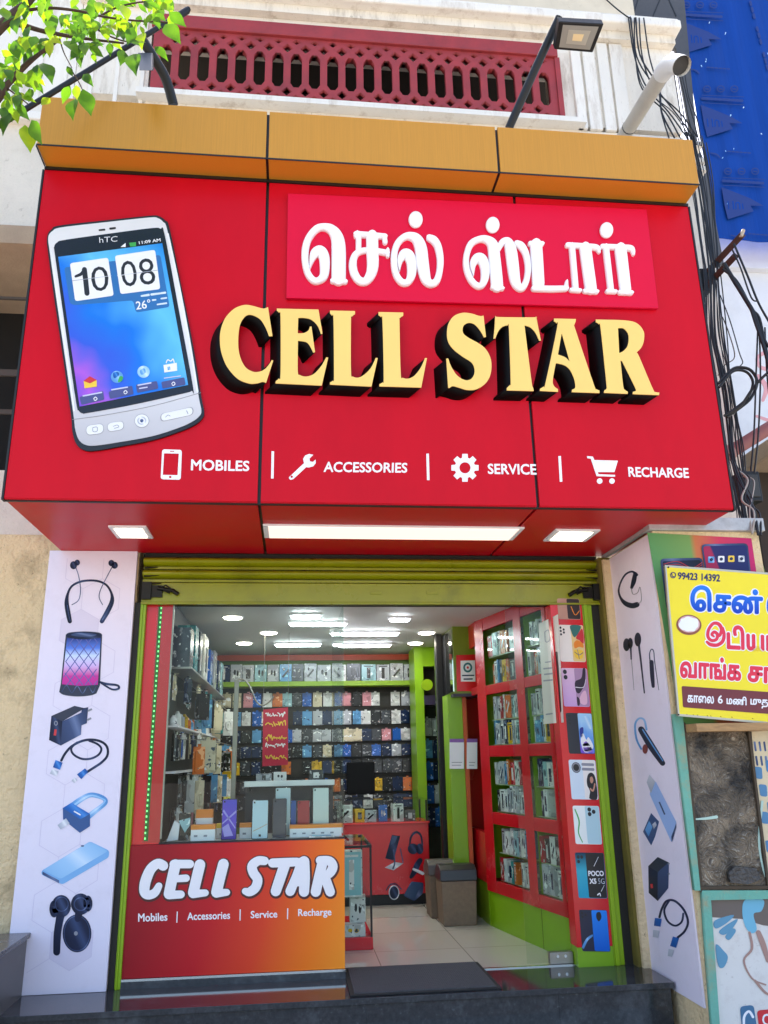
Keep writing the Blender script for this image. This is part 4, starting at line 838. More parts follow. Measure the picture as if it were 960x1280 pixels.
def lens(o, f, pts, r=.045, m=None): 
    for u, v in pts: poly('lens', ellipse(u, v, r, r*.8, 14), f, .0004, m or K_, o, d0=-.0028)
o, f = poster(696, 748, 724, 774, mat('poster rose beige', '#b98c7c', .35), mat('poster brown black', '#2a1714', .35), .42)
strokes('art', [[(.6,.4,.04),(.75,.8,.03),(.95,.6,.03)]], f, .0004, PORANGE, o, d0=-.0028)
o, f = poster(697, 781, 728.5, 827, W_, mat('poster cream art', '#e7c987', .35)); lens(o, f, [(.1,.08),(.1,.17),(.1,.26),(.22,.13),(.22,.21)], .04)
for m, p in ((mat('art teal', '#2f6f6a', .35), [(.5,.02),(.9,.03),(.8,.22),(.62,.34),(.52,.2)]), (PRED, [(.82,.2),(.97,.12),(.97,.5),(.8,.42),(.68,.36)]), (PORANGE, [(.58,.5),(.72,.42),(.92,.5),(.94,.62),(.78,.6),(.6,.64)]), (PYEL, [(.56,.7),(.75,.68),(.92,.72),(.85,.92),(.6,.9)])): poly('art', outline(p), f, .0004, m, o, d0=-.0028)
strokes('art', [[(.58,.74,.02),(.75,.82,.02),(.9,.76,.02)], [(.7,.68,.02),(.74,.92,.02)]], f, .0003, NAVY2, o, d0=-.0034)
o, f = poster(701, 835, 733.5, 883, ramp_mat('poster lilac', [(0, '#c9a0d8'), (1, '#e6c4dc')], (.3, 0, .8)), mat('poster rose violet', '#b08cb0', .35)); lens(o, f, [(.14,.1),(.15,.24)], .075)
for m, p in ((mat('art plum', '#2c1c34', .35), [(.5,.36),(.75,.26),(.84,.02),(.93,.02),(.9,.3),(.8,.5),(.62,.66),(.5,.6)]), (mat('art pink', '#e3b6cc', .35), [(.6,.86),(.72,.66),(.88,.6),(.9,.9),(.75,.96)]), (mat('art plum', '#2c1c34', .35), [(.52,.75),(.62,.82),(.6,.96),(.52,.97)])): poly('art', outline(p), f, .0004, m, o, d0=-.0028)
strokes('art', [[(.5,.5,.02),(.8,.5,.015),(.92,.3,.015)]], f, .0003, PWHITE, o, d0=-.0034)
o, f = poster(707, 891, 739.5, 942, mat('poster charcoal', '#1d222e', .35), ramp_mat('poster splash', [(0, '#4b35b0'), (.35, '#7f5fd8'), (.6, '#5f9be8'), (1, '#a9d4f4')], (.2, 0, .8), noise=.5, nscale=3), .45); lens(o, f, [(.12,.08),(.12,.17),(.12,.26)], .045)
for m, p in ((PWHITE, [(.5,.62),(.6,.5),(.7,.66),(.8,.6),(.95,.82),(.8,.95),(.6,.96),(.5,.8)]), (mat('art violet', '#9b7be0', .35), [(.55,.8),(.68,.7),(.82,.8),(.9,.95),(.62,.95)]), (mat('art deep blue', '#22308c', .35), [(.48,.4),(.62,.36),(.6,.52),(.5,.6)]), (LBLUE, [(.66,.1),(.9,.12),(.92,.4),(.78,.3)])): poly('art', outline(p), f, .0004, m, o, d0=-.0028)
o, f = poster(710.5, 949.5, 744, 999, mat('poster pale blue', '#d3e2ee', .35), W_); lens(o, f, [(.26,.2)], .17); poly('lens', [ellipse(.26,.2,.15,.12,20), ellipse(.26,.2,.11,.088,20)], f, .0003, PGREY, o, d0=-.0034)
strokes('lettering', [[(.5,.12,.07),(.9,.13,.07)], [(.5,.24,.07),(.9,.25,.07)]], f, .0003, PGREY, o, d0=-.0028)
poly('art', outline([(.62,.5),(.7,.36),(.85,.34),(.95,.5),(.95,.98),(.66,.98),(.7,.8),(.62,.66)]), f, .0004, K_, o, d0=-.0028); poly('art', outline([(.74,.46),(.82,.43),(.86,.52),(.8,.6),(.74,.56)]), f, .0003, mat('poster skin', '#c98f76', .4), o, d0=-.0034); strokes('art', [[(.9,.62,.05),(.82,.78,.05),(.72,.74,.05)]], f, .0003, mat('poster skin', '#c98f76', .4), o, d0=-.0034)
poly('art', rrect([(.52,.7),(.66,.7),(.66,.95),(.52,.95)], .03), f, .0004, W_, o, d0=-.0040)
o, f = poster(715.5, 1007, 748.5, 1055, mat('poster white green', '#eef3ee', .35), mat('poster aqua silver', '#b5d6de', .35), .46); lens(o, f, [(.62,.1),(.62,.22),(.78,.16)], .07); strokes('art', [[(.08,.1,.04),(.2,.4,.05),(.14,.7,.04),(.26,.95,.03)]], f, .0003, PGREEN, o, d0=-.0028)
o, f = poster(718.5, 1065.5, 754.5, 1122.5, ramp_mat('poster teal', [(0, '#1c9cc0'), (.6, '#3fb0c6'), (1, '#0e2f4c')], (0, 0, 1)), mat('poster ink', '#10131a', .35), .36); lens(o, f, [(.1,.1),(.22,.1),(.1,.2)], .05)
text('lettering', 'POCO', [(.40,.40),(.94,.40),(.94,.52),(.40,.52)], f, .0004, PWHITE, o, d0=-.0028, bold=.04); text('lettering', 'X5', [(.42,.57),(.66,.57),(.66,.69),(.42,.69)], f, .0004, PWHITE, o, d0=-.0028, bold=.04); text('lettering', '5G', [(.72,.57),(.94,.57),(.94,.69),(.72,.69)], f, .0004, SILV, o, d0=-.0028, bold=-.005)
strokes('art', [[(.62,.3,.015),(.8,.1,.01)], [(.8,.85,.015),(.92,.72,.01)], [(.66,.93,.03),(.74,.9,.03),(.76,.95,.03)]], f, .0003, PWHITE, o, d0=-.0028)
o, f = poster(723.5, 1137, 758.5, 1189, mat('poster night blue', '#16203c', .35), ramp_mat('poster royal blue', [(0, '#0e63d0'), (1, '#2a8cf0')], (0, 0, 1)), .44); strokes('art', [[(.04,.9,.08),(.2,.72,.07),(.4,.62,.05)]], f, .0003, MBLUE, o, d0=-.0028); poly('lens', outline([(.62,.08),(.74,.06),(.78,.18),(.68,.28),(.6,.2)]), f, .0004, K_, o, d0=-.0028); lens(o, f, [(.1,.08),(.1,.17),(.22,.12)], .04)

# door mat
v = [H(431, 1213, 2, FZ), H(605, 1207, 2, FZ), H(628, 1238, 2, FZ), H(436, 1243, 2, FZ)]
m_ = thing('door_mat', 'dark grey ribbed door mat lying on the granite landing', 'mat', (.74, 5.25, FZ))
MB().box(.335, 1.185, 4.97+.03, 5.62, FZ+.001, FZ+.009).build('border', mat('black rubber', '#17181a', .8), m_, .003)
mb = MB(); mb.box(.36, 1.16, 5.025, 5.595, FZ+.0095, FZ+.014)
for k in range(66): mb.box(.36+k*.0121, .367+k*.0121, 5.026, 5.594, FZ+.0142, FZ+.017)
mb.build('pile', RUBBER, m_)

# ================================================================== INSIDE THE SHOP
# ceiling lamps
TUBE = mat('tube light glow', '#eef6ff', .5, emit=16); SPOT = mat('downlight glow', '#fff4e0', .5, emit=15)
TL_ = [((365, 400), 769, 'short tube light nearest the shutter'), ((363, 432), 779, 'tube light behind the top of the window glass'), ((415, 497), 791, 'tube light in the middle of the shop ceiling'), ((345, 400), 805, 'tube light at the back left of the shop ceiling'), ((424, 487), 806, 'tube light nearest the back wall shelf of boxes'), ((488, 511), 773, 'short square-ended tube light right of the window glass edge')]
for (a, b), p, nm in TL_:
    u, v = H(a, p, 2, 2.285), H(b, p, 2, 2.285); y = (u.y+v.y)/2
    t = thing('ceiling_tube_light', 'white glowing '+nm, 'ceiling light', ((u.x+v.x)/2, y, 2.3), 'tube lights on the shop ceiling')
    MB().box(u.x-.02, v.x+.02, y-.035, y+.035, 2.278, 2.2995).build('fitting', PWHITE, t, .003); MB().box(u.x, v.x, y-.028, y+.028, 2.262, 2.2775).build('tube', TUBE, t, .006)
for (a, p), nm in zip(((291, 772), (336, 791), (305, 804), (533, 791), (519, 804)), ('nearest the window on the left', 'middle one of the left three', 'farthest of the left three', 'near the overhead cabinet on the right', 'farthest on the right near the back wall')):
    u = H(a, p, 2, 2.292)
    t = thing('ceiling_downlight', 'round glowing ceiling downlight, '+nm, 'ceiling light', (u.x, u.y, 2.3), 'round downlights on the shop ceiling')
    MB().tube([(u.x, u.y, 2.2995), (u.x, u.y, 2.29)], .085, 24).build('ring', PWHITE, t); MB().tube([(u.x, u.y, 2.2895), (u.x, u.y, 2.284)], .068, 24).build('lens', SPOT, t)

# --- products: prototypes shared by copies
PAL = {'navy blue': '#16294f', 'black': '#15161a', 'dark grey': '#3a3d44', 'pale grey': '#b9bcc2', 'white': '#e6e6e4', 'light blue': '#5f9fd0', 'bright blue': '#1e5fb8', 'red': '#b8202c', 'pink': '#d98f98', 'teal': '#2f8a8c', 'yellow': '#e2b61e', 'orange': '#d9722a', 'pale teal': '#9cc6cc', 'cream': '#dccfb0', 'purple': '#55408e'}
def print_mat(k, v):
    """printed packaging: the named colour with lighter and darker printed shapes, different on every item"""
    m = bpy.data.materials.new('product '+k); m.use_nodes = True; n = m.node_tree; b = n.nodes['Principled BSDF']; b.inputs['Roughness'].default_value = .25
    t = n.nodes.new('ShaderNodeTexCoord'); oi = n.nodes.new('ShaderNodeObjectInfo'); mu = n.nodes.new('ShaderNodeVectorMath'); mu.operation = 'SCALE'; mu.inputs[0].default_value = (37, 53, 71); n.links.new(oi.outputs['Random'], mu.inputs['Scale'])
    ad = n.nodes.new('ShaderNodeVectorMath'); ad.operation = 'ADD'; n.links.new(t.outputs['Object'], ad.inputs[0]); n.links.new(mu.outputs[0], ad.inputs[1])
    c = hexc(v); last = None
    lt = tuple(min(1, x*1.9+.18) for x in c); dk = tuple(x*.35+.004 for x in c)
    for sc, th, col in ((11, .58, tuple(.5*(x+y) for x, y in zip(c, dk))), (19, .63, lt), (38, .68, (.75, .74, .7) if sum(c) < .8 else (.04, .06, .1))):
        z = n.nodes.new('ShaderNodeTexNoise'); z.inputs['Scale'].default_value = sc; z.inputs['Detail'].default_value = 1.5; n.links.new(ad.outputs[0], z.inputs[0])
        r = n.nodes.new('ShaderNodeMapRange'); r.inputs[1].default_value = th; r.inputs[2].default_value = th+.015; n.links.new(z.outputs[0], r.inputs[0])
        x = n.nodes.new('ShaderNodeMix'); x.data_type = 'RGBA'; n.links.new(r.outputs[0], x.inputs[0])
        if last: n.links.new(last, x.inputs[6])
        else: x.inputs[6].default_value = (*c, 1)
        x.inputs[7].default_value = (*col, 1); last = x.outputs[2]
    n.links.new(last, b.inputs['Base Color']); return m
CM = {k: print_mat(k, v) for k, v in PAL.items()}
def pack_mesh(card, case, style):
    mb = MB(); w, h = .047, .088
    mb.box(-w, w, 0, .006, -h, h, 0); mb.box(-.012, .012, .001, .005, h, h+.018, 0); mb.tube([(0, .002, h+.011), (0, -.02, h+.012)], .003, 6, 2)
    def rr(x0, x1, z0, z1, y0, y1, mi, r=.012):
        q = rrect([(x0, z0), (x1, z0), (x1, z1), (x0, z1)], r, 3); mb.prism([(a, y0, b) for a, b in q], [(a, y1, b) for a, b in q], mi)
    if style == 0:      # phone case with a camera window
        rr(-.036, .036, -.076, .060, -.011, -.0005, 1); rr(-.029, -.006, .026, .052, -.013, -.0112, 2, .005); rr(-.040, .040, .066, .083, -.002, -.0005, 2, .002); rr(-.014, .014, -.03, -.012, -.0125, -.0112, 2, .004); rr(-.024, .024, -.066, -.06, -.0122, -.0112, 2, .001)
    elif style == 1:    # boxed accessory with a window and a band
        rr(-.040, .040, -.074, .05, -.016, -.0005, 1, .003); rr(-.027, .027, -.06, .02, -.018, -.0162, 2, .008); rr(-.038, .038, .054, .08, -.003, -.0005, 2, .002)
    elif style == 2:    # earphones on a card
        rr(-.038, .038, -.08, -.04, -.004, -.0005, 2, .003); mb.tube(catmull([(-.02, -.006, .055), (-.026, -.008, .01), (0, -.008, -.032), (.026, -.008, .01), (.02, -.006, .055)], 4), .004, 6, 1)
        for s in (-1, 1): mb.tube([(s*.02, -.012, .05), (s*.02, -.012, .066)], [.006, .01], 8, 1)
    else:               # cable coil
        mb.tube([(.026*math.cos(a), -.006, -.015+.034*math.sin(a)) for a in [k*math.pi/8 for k in range(17)]], .006, 6, 1); rr(-.036, .036, .036, .08, -.004, -.0005, 2, .003); rr(-.008, .008, -.03, .0, -.012, -.0005, 2, .003)
    return mb.mesh('pack')
SPEC = [('navy blue', 'light blue', 'white', 0), ('black', 'dark grey', 'pale grey', 0), ('pale grey', 'navy blue', 'white', 0), ('navy blue', 'light blue', 'white', 1), ('white', 'red', 'dark grey', 0), ('light blue', 'white', 'black', 0), ('white', 'black', 'pale teal', 2), ('dark grey', 'black', 'bright blue', 1), ('bright blue', 'navy blue', 'white', 1), ('cream', 'black', 'orange', 3), ('pale grey', 'pink', 'black', 0), ('white', 'pale grey', 'red', 3), ('yellow', 'black', 'black', 2), ('light blue', 'white', 'navy blue', 2), ('pale teal', 'pale grey', 'black', 0), ('orange', 'red', 'black', 0), ('dark grey', 'teal', 'black', 0), ('navy blue', 'purple', 'pale grey', 0), ('cream', 'orange', 'navy blue', 1), ('black', 'red', 'white', 1), ('pink', 'cream', 'red', 0), ('dark grey', 'navy blue', 'pale grey', 0), ('teal', 'white', 'black', 3), ('black', 'navy blue', 'cream', 0)]
KIND = ['phone case pack', 'boxed charger pack', 'earphone card', 'cable pack']
PACKS = []
for cd_, cs_, ac_, stl in SPEC:
    me = pack_mesh(cd_, cs_, stl); me.materials.clear()
    for q in (cd_, cs_, ac_): me.materials.append(CM[q])
    col = cs_ if stl == 0 else cd_
    PACKS.append((me, col, KIND[stl]))
def pack(idx, loc, rz, label, group, s=1.0, sz=1.0):
    me, col, kd = PACKS[idx]
    o = bpy.data.objects.new('hanging_pack', me); COL.objects.link(o); o.location = loc; o.rotation_euler = (0, 0, rz); o.scale = (s, 1, sz)
    tag(o, label % (col, kd), 'hanging pack', group)
# back wall: rails and packs
YB = 8.97
BR_ = thing('hook_panel', 'dark slatted hook panel covering the back wall below the lime shelf', 'display panel', (.25, 8.99, .6))
zr0 = H(430, 858, 1, 8.99).z
bx('panel', WDK, BR_, -.855, H(524, 900, 1, 8.99).x, 8.965, 8.998, .55, zr0)
rows = [(864, 884), (887, 907), (910, 928), (930, 947), (949, 968), (972, 991), (993, 1012)]
random.seed(11)
XBR = H(520, 900, 1, 8.9).x
for r, (p0, p1) in enumerate(rows):
    z1, z0 = H(440, p0, 1, 8.93).z, H(440, p1, 1, 8.93).z; zc = (z0+z1)/2; sz = (z1-z0)/.20
    MB().box(-.85, XBR+.03, 8.957, 8.9649, z1+.011, z1+.017).build('rail', DARK, BR_)
    n = 21; tot = [0]
    for k in range(n):
        x = -.80+(XBR+.80)*k/(n-1)+random.uniform(-.008, .008)
        if r < 2: idx = random.choice([3, 8, 13, 6, 9, 10, 11, 14, 15, 1, 2, 5, 0, 20, 7, 17, 18, 18, 19, 4, 20, 9])
        elif r < 4: idx = random.choice([0, 1, 2, 21, 23, 3, 7, 16, 17, 19, 10, 5, 8, 20, 4, 18])
        else: idx = random.choice([0, 1, 23, 3, 4, 8, 11, 16, 7, 19, 21, 23, 12, 17, 1, 21, 15])
        if random.random() < .03: continue
        pack(idx, (x, 8.945, zc), random.uniform(-.06, .06), '%s %s, '+ORDN[k]+' from left, '+ORDN[r]+' hook row of back wall', 'packs hanging on the back wall', random.uniform(.98, 1.12), sz*random.uniform(.92, 1.02))
# lime shelf with boxed gadgets
zs0, zs1 = H(440, 857, 1, 8.75).z, H(440, 851, 1, 8.75).z
SH = thing('back_shelf', 'long lime green shelf across the back wall carrying a row of grey gadget boxes', 'shelf', (.25, 8.9, zs0))
bx('board', LIME, SH, -.855, H(526, 852, 1, 8.75).x, 8.75, 8.999, zs0, zs1, bevel=.003)
bx('upright', LIMEIN, SH, H(526, 852, 1, 8.8).x, H(532, 852, 1, 8.8).x, 8.75, 8.999, .5, 2.29)
def gadget_box(name, w, d, h, loc, rz, body, face, art, label, cat, group, seed=0, par=None):
    rnd = random.Random(seed); t = thing(name, label, cat, loc, group); t.rotation_euler = (0, 0, rz)
    def put(nm, me, m): o = link(nm, me, m, t); return o
    L = Vector(loc)
    def b(nm, m, *a): mb = MB(); mb.box(*a); me = mb.mesh(nm); me.transform(Matrix.Translation(L)); return link(nm, me, m, t)
    b('carton', body, -w/2, w/2, -d/2, d/2, 0, h); b('front_print', face, -w/2+w*.05, w/2-w*.05, -d/2-.0012, -d/2-.0002, h*.03, h*.97)
    mb = MB(); k = rnd.randint(0, 3)
    fr = lambda pts: mb.prism([(x*w, -d/2-.0022, z*h) for x, z in pts], [(x*w, -d/2-.0013, z*h) for x, z in pts])
    if k == 0: fr([(-.2, .2), (.2, .2), (.2, .75), (-.2, .75)])
    elif k == 1: fr(ellipse(-.12, .55, .09, .16, 12)); fr(ellipse(.14, .5, .09, .18, 12))
    elif k == 2: fr([(-.3, .3), (.22, .72), (.3, .62), (-.2, .2)]); fr(ellipse(-.15, .7, .08, .09, 10))
    else: fr([(-.12, .15), (.12, .15), (.12, .8), (-.12, .8)]); fr([(-.32, .86), (.32, .86), (.32, .91), (-.32, .91)])
    me = mb.mesh('art'); me.transform(Matrix.Translation(L)); link('picture', me, art, t)
    return t
x0b = H(268, 840, 1, 8.82).x; edges = [272, 288, 303, 318, 334, 349, 365, 380, 396, 414, 433, 451, 470, 487, 504, 520]
for k in range(15):
    a, b_ = H(edges[k], 840, 1, 8.82).x, H(edges[k+1], 840, 1, 8.82).x; h = H(440, 829, 1, 8.82).z-zs1-.002
    nm = random.choice(['pale grey', 'pale teal', 'light blue', 'pale grey', 'white', 'dark grey']) if k else 'navy blue'
    gadget_box('gadget_box', (b_-a)*.93, .12, h*random.uniform(.9, 1.0), ((a+b_)/2, 8.85, zs1+.001), 0, CM[nm], CM[nm], CM['black' if nm != 'navy blue' else 'white'], '%s gadget box, %s from the left on the lime green back shelf' % (nm, ORDN[k]), 'box', 'boxes on the back shelf', k)
# left wall display
LW = thing('wall_display', 'left wall hook display with white shelves reaching from the window to the back wall', 'display panel', (-.84, 7.3, .5))
bx('panel', WDK, LW, -.855, -.84, 5.55, 8.96, .5, 2.28)
for z, m in ((1.80, STEEL), (1.42, PWHITE), (1.13, PWHITE)):
    bx('shelf', m, LW, -.839, -.839+(.16 if z > 1.5 else .09), 5.6, 8.6, z, z+.012)
for k, (y, wd, h, nm, sd) in enumerate(((5.74, .2, .27, 'dark grey', 3), (6.02, .2, .33, 'teal', 1), (6.32, .2, .33, 'dark grey', 0), (6.7, .3, .36, 'white', 2), (7.15, .25, .3, 'bright blue', 1), (7.55, .22, .34, 'pale grey', 0), (7.95, .25, .3, 'navy blue', 3), (8.3, .22, .32, 'pale teal', 2))):
    gadget_box('display_box', wd, .13, h, (-.765, y, 1.8125), R_(90), CM[nm], CM[nm], CM['dark grey' if nm in ('white', 'pale grey', 'pale teal') else 'white'], '%s display box, %s from the window on the top shelf of the left wall' % (nm, ORDN[k]), 'box', 'boxes on the left wall shelf', sd)
lr = [1.66, 1.545, 1.27, 1.0, .83]
lr = [1.68, 1.30, 1.01, .8]
random.seed(23)
for r, z in enumerate(lr):
    for k in range(21):
        y = 5.68+k*.145+random.uniform(-.02, .02)
        idx = random.randrange(len(PACKS)); 
        if random.random() < .08: continue
        pack(idx, (-.80+random.uniform(0, .06), y, z+random.uniform(-.01, .01)), R_(90)+random.uniform(-.35, .35), '%s %s, '+ORDN[k]+' from window, '+ORDN[r]+' hook row of left wall', 'packs hanging on the left wall', random.uniform(.85, 1.15), random.uniform(.9, 1.15))
for r, (xo, z) in enumerate(((-.66, 1.56), (-.62, 1.22), (-.64, .98))):
    for k in range(15):
        y = 5.95+k*.19+random.uniform(-.04, .04)
        if random.random() < .15: continue
        pack(random.choice([12, 15, 18, 22, 20, 4, 13, 9, 11, 6, 5, 23, 1]), (xo+random.uniform(-.05, .05), y, z+random.uniform(-.03, .03)), R_(30)+random.uniform(-.5, .5), '%s %s, '+ORDN[k]+' from window, '+ORDN[r]+' outer row of left wall', 'packs hanging off the left wall hooks', random.uniform(.9, 1.3), random.uniform(.9, 1.3))
    MB().tube([(xo, 5.9, z+.135), (xo, 8.7, z+.135)], .004, 6).build('hook_bar', STEEL, LW)
    for y in (6.2, 7.4, 8.6): MB().tube([(xo, y, z+.135), (-.84, y, z+.135)], .003, 6).build('hook_arm', STEEL, LW)
for k in range(14):
    y = 5.75+k*.19
    nm = random.choice(['white', 'pale grey', 'light blue', 'white', 'yellow', 'orange'])
    o = MB(); hgt = random.uniform(.05, .09); o.tube([(-.80, y, 1.4325), (-.80, y, 1.4325+hgt)], [.03, .026], 12, 0); o.tube([(-.80, y, 1.433+hgt), (-.80, y, 1.433+hgt+.02)], [.02, .008], 10, 1)
    tag(o.build('earbud_pot', [CM[nm], CM['dark grey']]), '%s round earbud pot, %s from the window on the middle white shelf' % (nm, ORDN[k]), 'earbud pot', 'pots on the left wall shelf')
# steel post with curved hook
ps = thing('display_post', 'slim steel display post with a curved hook at its top behind the window', 'post', (-.31, 6.6, FZ))
u = H(291, 1000, 1, 6.6); v = H(294, 850, 1, 6.6)
MB().box(u.x-.018, u.x+.018, 6.59, 6.62, FZ, v.z).build('post', STEEL, ps, .003)
w_ = [H(a, b, 1, 6.6) for a, b in ((294, 852), (300, 849), (308, 852), (314, 862), (320, 876), (328, 882), (338, 876), (342, 870))]
MB().tube(catmull([tuple(p) for p in w_], 4), .006, 8).build('hook', STEEL, ps)
# red banner
fb = PY(7.35)
BN = thing('offer_banner', 'red hanging banner with rows of yellow and white scrawled lettering in the shop', 'banner', H(344, 957, 1, 7.35))
mb = MB(); q = [fb(329, 887), fb(360, 884), fb(360, 956), fb(328, 958)]; n = 8
for k in range(n):
    for j in range(4):
        def P(s, t, d): 
            a = q[0]*(1-s)+q[1]*s; b = q[3]*(1-s)+q[2]*s; p = a*(1-t)+b*t; return p+Vector((0, d, 0))
        s0, s1, t0, t1 = j/4, (j+1)/4, k/n, (k+1)/n; mb.quad(P(s0, t0, 0), P(s1, t0, 0), P(s1, t1, 0), P(s0, t1, 0)); mb.quad(P(s0, t0, .004), P(s0, t1, .004), P(s1, t1, .004), P(s1, t0, .004))
mb.build('sheet', mat('banner crimson', '#c2163c', .5), BN)
random.seed(3)
for r, (y, m) in enumerate(((893, PWHITE), (904, PYEL), (922, PYEL), (932, PWHITE), (946, PYEL))):
    P_ = []
    x = 332
    while x < 356:
        P_.append([(x, y+random.uniform(-2, 2), 1.3), (x+random.uniform(1, 2), y+random.uniform(-4, 3), 1.2), (x+2.4, y+random.uniform(-2, 4), 1.2)]); x += random.uniform(2.5, 3.6)
    strokes('lettering', P_, fb, .001, m, BN, d0=-.003, n=3)
MB().tube([q[0]+Vector((0, .002, 0)), Vector((q[0].x, 7.352, 2.3))], .002, 5).build('cord', STEEL, BN); MB().tube([q[1]+Vector((0, .002, 0)), Vector((q[1].x, 7.352, 2.3))], .002, 5).build('cord', STEEL, BN)

# red service counter at the back
YC = 7.8
xc0, xc1 = .18, H(537, 1080, 1, YC).x
SCN = thing('service_counter', 'red service counter with dark gadget pictures and a glass case on top', 'counter', (.7, 8, FZ))
zc1 = H(490, 1030, 1, YC).z; zk = H(490, 1118, 1, YC).z
bx('body', REDIN, SCN, xc0, xc1, YC, 8.25, zk, zc1, bevel=.003); bx('kick', BLACK, SCN, xc0+.02, xc1-.03, YC+.05, 8.2, FZ, zk-.001); bx('top', RED2, SCN, xc0-.005, xc1+.01, YC-.01, 8.26, zc1+.001, zc1+.018)
for x in (xc0+.01, xc1-.012): 
    for y in (YC+.01, 8.22): bx('case_post', DARK, SCN, x-.008, x+.008, y-.008, y+.008, zc1+.0185, zc1+.2)
bx('case_top', GLASSD, SCN, xc0, xc1, YC, 8.24, zc1+.201, zc1+.209); MB().box(xc0+.02, xc1-.022, YC+.006, YC+.011, zc1+.02, zc1+.2).build('case_glass', GLASSD, SCN)
Y4 = zoomed(PY(YC), 4.8, 420, 1000)
bl = mat('print device blue', '#28476e', .35)
def SQ(nm, pts, m, d=-.0016): poly(nm, pts, Y4, .0012, m, SCN, d0=d)
SQ('picture_tablet', [(335,210),(385,215),(345,362),(295,350)], NAVY); SQ('picture_tablet', [(338,215),(370,216),(355,255),(330,270)], bl, -.0026)
SQ('picture_stand', [(292,405),(352,372),(404,380),(345,422)], SILV); strokes('picture_stand', [[(345,300,8),(352,375,8),(342,410,10)], [(386,292,5),(402,374,6)]], Y4, .0012, NAVY2, SCN, d0=-.0028)
strokes('picture_headphones', [[(442,275,10),(450,222,12),(482,192,14),(510,216,12),(518,272,10)]], Y4, .0012, NAVY, SCN, d0=-.0016); SQ('picture_headphones', ellipse(462,293,32,32), NAVY, -.0026); SQ('picture_headphones', ellipse(502,293,22,32), NAVY, -.0026)
strokes('picture_tripod', [[(505,362,30),(490,385,34),(470,430,34),(450,462,20)]], Y4, .0012, NAVY, SCN, d0=-.0016); strokes('picture_tripod', [[(465,415,14),(520,440,20)]], Y4, .0012, SILV, SCN, d0=-.0028)
SQ('picture_power_bank', rrect([(404,575),(452,488),(525,496),(522,560),(470,606)], 12), NAVY2); SQ('picture_power_bank', rrect([(412,572),(455,495),(515,502),(470,596)], 8), bl, -.0026)
strokes('picture_watch', [[(302,540,7),(325,508,8),(360,505,8),(392,535,7)]], Y4, .0012, NAVY, SCN, d0=-.0016); SQ('picture_watch', ellipse(348,555,32,44), SILV, -.0020); SQ('picture_watch', ellipse(348,555,26,38), NAVY, -.0030)
random.seed(9)
for k, (x, wd, h, nm) in enumerate(((.24, .12, .1, 'dark grey'), (.36, .1, .14, 'navy blue'), (.49, .14, .15, 'white'), (.62, .09, .11, 'yellow'), (.73, .1, .1, 'pale grey'), (.84, .08, .14, 'bright blue'), (.97, .1, .15, 'white'), (1.10, .09, .09, 'dark grey'))):
    gadget_box('counter_box', wd, .08, h, (x, YC+.08+.05*(k % 2), zc1+.019), random.uniform(-.2, .2), CM[nm], CM[nm], CM['black' if nm in ('white', 'yellow', 'pale grey') else 'pale grey'], '%s gadget box, %s from the left inside the glass case on the red counter' % (nm, ORDN[k]), 'box', 'boxes in the counter case', k+3)
# monitor on the counter
u, v = H(433, 953, 1, 8.12), H(469, 1003, 1, 8.12)
MN = thing('monitor', 'black flat monitor standing on the glass case of the red counter', 'monitor', ((u.x+v.x)/2, 8.14, zc1+.21))
bx('housing', mat('monitor black', '#08080a', .5, spec=.15), MN, u.x, v.x, 8.12, 8.15, zc1+.25, u.z, bevel=.004); bx('screen', mat('monitor screen', '#050608', .35, spec=.12), MN, u.x+.012, v.x-.012, 8.117, 8.1195, zc1+.27, u.z-.012); bx('stand', DARK, MN, (u.x+v.x)/2-.03, (u.x+v.x)/2+.03, 8.151, 8.17, zc1+.21, zc1+.4); bx('foot', DARK, MN, (u.x+v.x)/2-.09, (u.x+v.x)/2+.09, 8.08, 8.2, zc1+.2095, zc1+.22)
# low glass showcase beside the window counter
YS = 6.13
xs0, xs1 = .345, H(466, 1150, 1, YS).x
LS = thing('low_showcase', 'low dark framed glass showcase on a red base beside the orange counter end', 'showcase', (.47, 6.4, FZ))
zt0 = H(450, 1060, 1, YS).z; zb0 = H(450, 1172, 1, YS).z
bx('base', REDIN, LS, xs0, xs1, YS, 6.95, FZ, zb0, bevel=.003)
for x in (xs0+.006, xs1-.009):
    for y in (YS+.008, 6.93): bx('post', DARK, LS, x-.007, x+.007, y-.007, y+.007, zb0+.0005, zt0)
for a in ((xs0, xs1, YS, YS+.016), (xs0, xs1, 6.93, 6.946)): bx('top_rail', DARK, LS, *a, zt0+.0005, zt0+.016)
bx('top_rail', DARK, LS, xs1-.017, xs1-.001, YS+.017, 6.929, zt0+.0005, zt0+.016)
bx('glass_top', GLASSD, LS, xs0, xs1, YS, 6.946, zt0+.0165, zt0+.023); MB().box(xs0+.014, xs1-.018, YS+.004, YS+.008, zb0+.002, zt0-.002).build('glass_front', GLASSD, LS)
zm = H(450, 1124, 1, YS).z; bx('shelf', GLASSD, LS, xs0+.003, xs1-.005, YS+.03, 6.9, zm, zm+.006)
gadget_box('showcase_box', .15, .1, .3, (xs0+.085, YS+.12, zm+.0065), 0, CM['white'], mat('pale aqua print', '#8fcbd2', .35), CM['white'], 'pale aqua gadget box on the upper shelf of the low showcase', 'box', None, 0)
gadget_box('showcase_box', .11, .08, .17, (xs0+.13, YS+.16, zb0+.075), 0, CM['white'], CM['white'], CM['dark grey'], 'white gadget box standing behind the yellow topped box in the low showcase', 'box', None, 3)
gadget_box('showcase_box', .17, .1, .075, (xs0+.09, YS+.08, zb0+.0005), 0, CM['white'], CM['white'], CM['yellow'], 'flat white box with yellow band at the bottom of the low showcase', 'box', None, 3)
